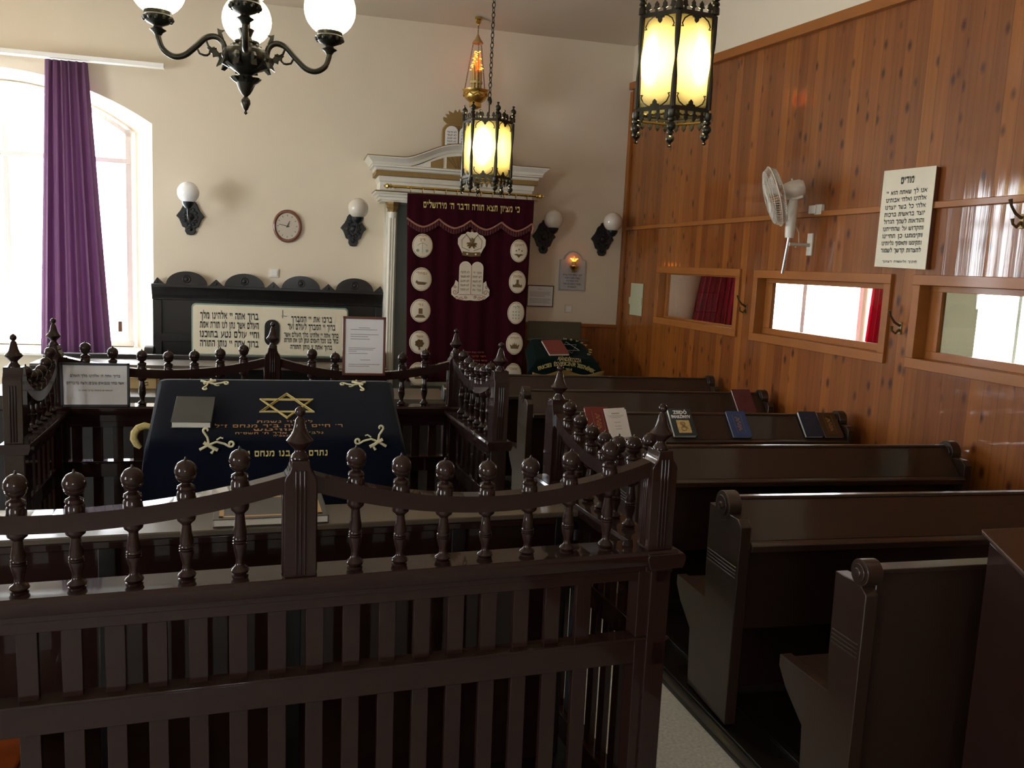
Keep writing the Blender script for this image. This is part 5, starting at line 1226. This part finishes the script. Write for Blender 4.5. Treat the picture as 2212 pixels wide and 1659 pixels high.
# ------------------------------------------------------------------ lanterns
def lantern(label, c, hang, rot, group='hexagonal hanging lanterns'):
    """c = centre of the glass; six panes, twisted corner bars, pierced crests, turned finials"""
    L_ = thing('hanging_lantern', label, 'lantern', (c[0], c[1], c[2]), math.radians(rot), group)
    X = T(*c) @ RZ(rot); r = .163; h = .178
    V = [(r * math.cos(PI / 3 * k), r * math.sin(PI / 3 * k)) for k in range(6)]
    for k in range(6):
        (x0, y0), (x1, y1) = V[k], V[(k + 1) % 6]
        MB(X).add([(x0 * .97, y0 * .97, -h), (x1 * .97, y1 * .97, -h), (x1 * .97, y1 * .97, h), (x0 * .97, y0 * .97, h)], [(0, 1, 2, 3)]).build('pane', 'pane', L_, solid=.002)
        pts = []; rad = []
        for i in range(13):
            t = i / 12; pts.append((x0, y0, -h + 2 * h * t)); rad.append(.0115 - .0065 * math.exp(-((t - .52) / .13) ** 2))
        MB(X).tube(pts, rad, 8).build('corner_bar', 'bronze', L_)
        fp = [(.004, .105), (.010, .100), (.004, .090), (.007, .086), (.017, .076), (.0195, .066), (.016, .055), (.008, .048), (.014, .044), (.016, .036), (.011, .030), (.016, .022), (.016, 0)]
        a = MB(X).lathe([(q, h + .008 + z) for q, z in fp[::-1]], T(x0, y0, 0), 12)
        a.build('top_finial', 'bronze', L_)
        MB(X).lathe([(q, -h - .012 - z * .95) for q, z in fp[::-1]], T(x0, y0, 0), 12).build('bottom_finial', 'bronze', L_)
        # crests and scrolls on each side
        dx, dy = (x1 - x0), (y1 - y0); Ln = math.hypot(dx, dy); ang = math.degrees(math.atan2(dy, dx))
        S = T(x0, y0, 0) @ RZ(ang) @ RX(90)       # local x along side, y up
        for z, s_ in ((h, 1), (-h, -1)):
            mb = MB(X)
            mb.prism([(0, z - .006), (Ln, z - .006), (Ln, z + .010), (0, z + .010)] if s_ > 0 else [(0, z - .010), (Ln, z - .010), (Ln, z + .006), (0, z + .006)], -.004, .004, X=S)
            for j in range(4):
                cx_ = Ln * (j + .72) / 4.45; b_ = z + s_ * .008
                leaf = [(-.006, 0), (.006, 0), (.005, .012), (.014, .016), (.008, .024), (.009, .031), (0, .043), (-.009, .031), (-.008, .024), (-.014, .016), (-.005, .012)]
                pl_ = [(cx_ + a_, b_ + s_ * q) for a_, q in leaf]
                mb.prism(pl_ if s_ > 0 else pl_[::-1], -.003, .003, X=S)
            zi = z - s_ * .004
            for e_, sg_ in ((0.014, 1), (Ln - .014, -1)):
                P = [(e_ + sg_ * .058, zi), (e_ + sg_ * .035, zi - s_ * .004), (e_ + sg_ * .014, zi - s_ * .018), (e_ + sg_ * .004, zi - s_ * .038)] + [(e_ + sg_ * (.006 + .006 * math.sin(t)), zi - s_ * (.044 - .006 * math.cos(t))) for t in (2.5, 4)]
                mb.tube([(a_, b_, 0) for a_, b_ in P], .0028, 5, X=S)
            lf = [(-.020, 0), (.020, 0), (.018, .010), (.010, .012), (.008, .022), (0, .030), (-.008, .022), (-.010, .012), (-.018, .010)]
            pl_ = [(Ln / 2 + a_, zi - s_ * q) for a_, q in lf]
            mb.prism(pl_ if s_ < 0 else pl_[::-1], -.003, .003, X=S)
            mb.build('pierced_crest', 'bronze', L_)
    mb = MB(X); mb.tube([(x * .86, y * .86, -h - .022) for x, y in V], .005, 5, closed=True); mb.build('lower_ring', 'brass', L_)
    mb = MB(X)
    for k in range(3): mb.tube([(V[k][0], V[k][1], h - .002), (V[k + 3][0], V[k + 3][1], h - .002)], .004, 5)
    mb.tube([(0, 0, h), (0, 0, h + .13)], .005, 6); mb.build('cross_bars', 'bronze', L_)
    MB(X).tube([(0, 0, h), (0, 0, .06)], .010, 8).build('lamp_holder', 'bronze', L_)
    MB(X).sphere((0, 0, .015), .048, 20, sz=1.15).build('bulb', 'bulb', L_)
    top = Vector((hang[0] - c[0], hang[1] - c[1], zc - c[2])); Y = T(*c)
    mb = MB(Y); mb.lathe([(.012, h + .12), (.018, h + .14), (.012, h + .165), (.006, h + .17)], None, 10)
    chain(mb, (0, 0, h + .165), tuple(top), r=.007, link=.042, th=.0035); mb.build('chain', 'bronze', L_)
    MB(Y @ T(*top)).lathe([(.001, -.07), (.015, -.065), (.02, -.03), (.05, -.015), (.055, 0)], None, 16).build('ceiling_cup', 'bronze', L_)
lantern('large near lantern with the yellow glass in front of the pine wall', (1.577, 3.335, 2.632), (1.577, 3.335), 5)
lantern('farther lantern on a long chain before the ark cornice', (1.388, 5.735, 2.565), (1.405, 5.78), 37)
# ------------------------------------------------------------------ chandelier
chd = thing('chandelier', 'dark bronze four-armed chandelier with lit opal globes', 'chandelier', (-.112, 4.07, zc))
C0 = (-.112, 4.07, 0)
def cb(n, m_, fn, p=chd, bevel=0, X=None):
    mb = MB(T(*C0) @ (X or Matrix.Identity(4))); fn(mb); return mb.build(n, m_, p, bevel=bevel)
zb = 2.42
cb('body', 'bronze', lambda mb: mb.lathe([(.001, 2.408), (.008, 2.415), (.004, 2.424), (.010, 2.432), (.020, 2.455), (.019, 2.470), (.008, 2.485), (.012, 2.490), (.018, 2.495), (.030, 2.515), (.038, 2.535), (.046, 2.552), (.030, 2.560), (.026, 2.575), (.040, 2.585), (.075, 2.605), (.098, 2.635), (.102, 2.655), (.095, 2.675), (.070, 2.690), (.045, 2.700), (.050, 2.710), (.030, 2.715), (.022, 2.735), (.030, 2.755), (.035, 2.765), (.018, 2.775), (.015, 2.90), (.012, zc)], None, 24))
def leaves(mb):
    for k in range(10):
        a = 36 * k; X = RZ(a)
        mb.sphere((.098, 0, 2.64), .022, 8, X=X, sy=.8); mb.prism([(.07, 2.60), (.10, 2.615), (.122, 2.600), (.112, 2.625), (.098, 2.655), (.08, 2.64)], -.012, .012, X=X, axis='y')
        mb.prism([(.03, 2.535), (.052, 2.548), (.066, 2.562), (.045, 2.565), (.03, 2.56)], -.010, .010, X=X, axis='y')
        mb.sphere((.055, 0, 2.69), .014, 8, X=X)
cb('leaf_ornament', 'bronze', leaves)
cb('canopy', 'bronze', lambda mb: mb.lathe([(.012, zc - .07), (.03, zc - .06), (.07, zc - .02), (.075, zc)], None, 20))
for k in range(4):
    X = RZ(90 * k + 1)
    A = [(.085, 0, 2.655), (.095, 0, 2.70), (.125, 0, 2.722), (.165, 0, 2.712), (.205, 0, 2.672), (.25, 0, 2.632), (.295, 0, 2.622), (.335, 0, 2.645), (.352, 0, 2.685), (.355, 0, 2.712)]
    B = []
    for i in range(len(A) - 1):
        p0 = Vector(A[max(0, i - 1)]); p1 = Vector(A[i]); p2 = Vector(A[i + 1]); p3 = Vector(A[min(len(A) - 1, i + 2)])
        for j in range(4):
            t = j / 4; B.append(.5 * ((2 * p1) + (p2 - p0) * t + (2 * p0 - 5 * p1 + 4 * p2 - p3) * t * t + (3 * p1 - p0 - 3 * p2 + p3) * t ** 3))
    B.append(Vector(A[-1]))
    arm = cb('arm', 'bronze', lambda mb: mb.tube(B, .0125, 10), X=X)
    def curl(mb):
        mb.tube([(.20, 0, 2.665), (.19, 0, 2.645), (.172, 0, 2.640)] + [(.165 + .018 * math.cos(t), 0, 2.658 + .018 * math.sin(t)) for t in (4.4, 3.6, 2.8, 2.0)], .005, 6)
        mb.tube([(.165, 0, 2.705), (.155, 0, 2.68), (.138, 0, 2.668), (.12, 0, 2.672)], .0055, 6)
        mb.prism([(.10, 2.645), (.118, 2.665), (.13, 2.68), (.146, 2.672), (.150, 2.655), (.138, 2.650), (.136, 2.635), (.122, 2.640)], -.004, .004, axis='y')
        mb.prism([(.090, 2.715), (.10, 2.742), (.088, 2.752), (.105, 2.752), (.118, 2.757), (.116, 2.740), (.110, 2.715)], -.005, .005, axis='y')
    k_ = MB(T(*C0) @ X); curl(k_); o = k_.build('arm_scroll', 'bronze', None); o.data.transform(WINV[chd.name]); o.parent = arm
    def hold(mb):
        mb.lathe([(.013, 2.700), (.020, 2.712), (.034, 2.722), (.020, 2.730), (.018, 2.738), (.045, 2.750), (.058, 2.765), (.062, 2.775), (.056, 2.782), (.057, 2.800), (.054, 2.806), (.048, 2.806)], T(.355, 0, 0), 20)
        for j in range(12):
            a = j * PI / 6; mb.sphere((.355 + .056 * math.cos(a), .056 * math.sin(a), 2.765), .010, 6)
    cb('globe_holder', 'bronze', hold, X=X)
    cb('globe', 'globe', lambda mb: mb.sphere((.355, 0, 2.893), .113, 32), X=X)
# small link between camera-facing scroll drops
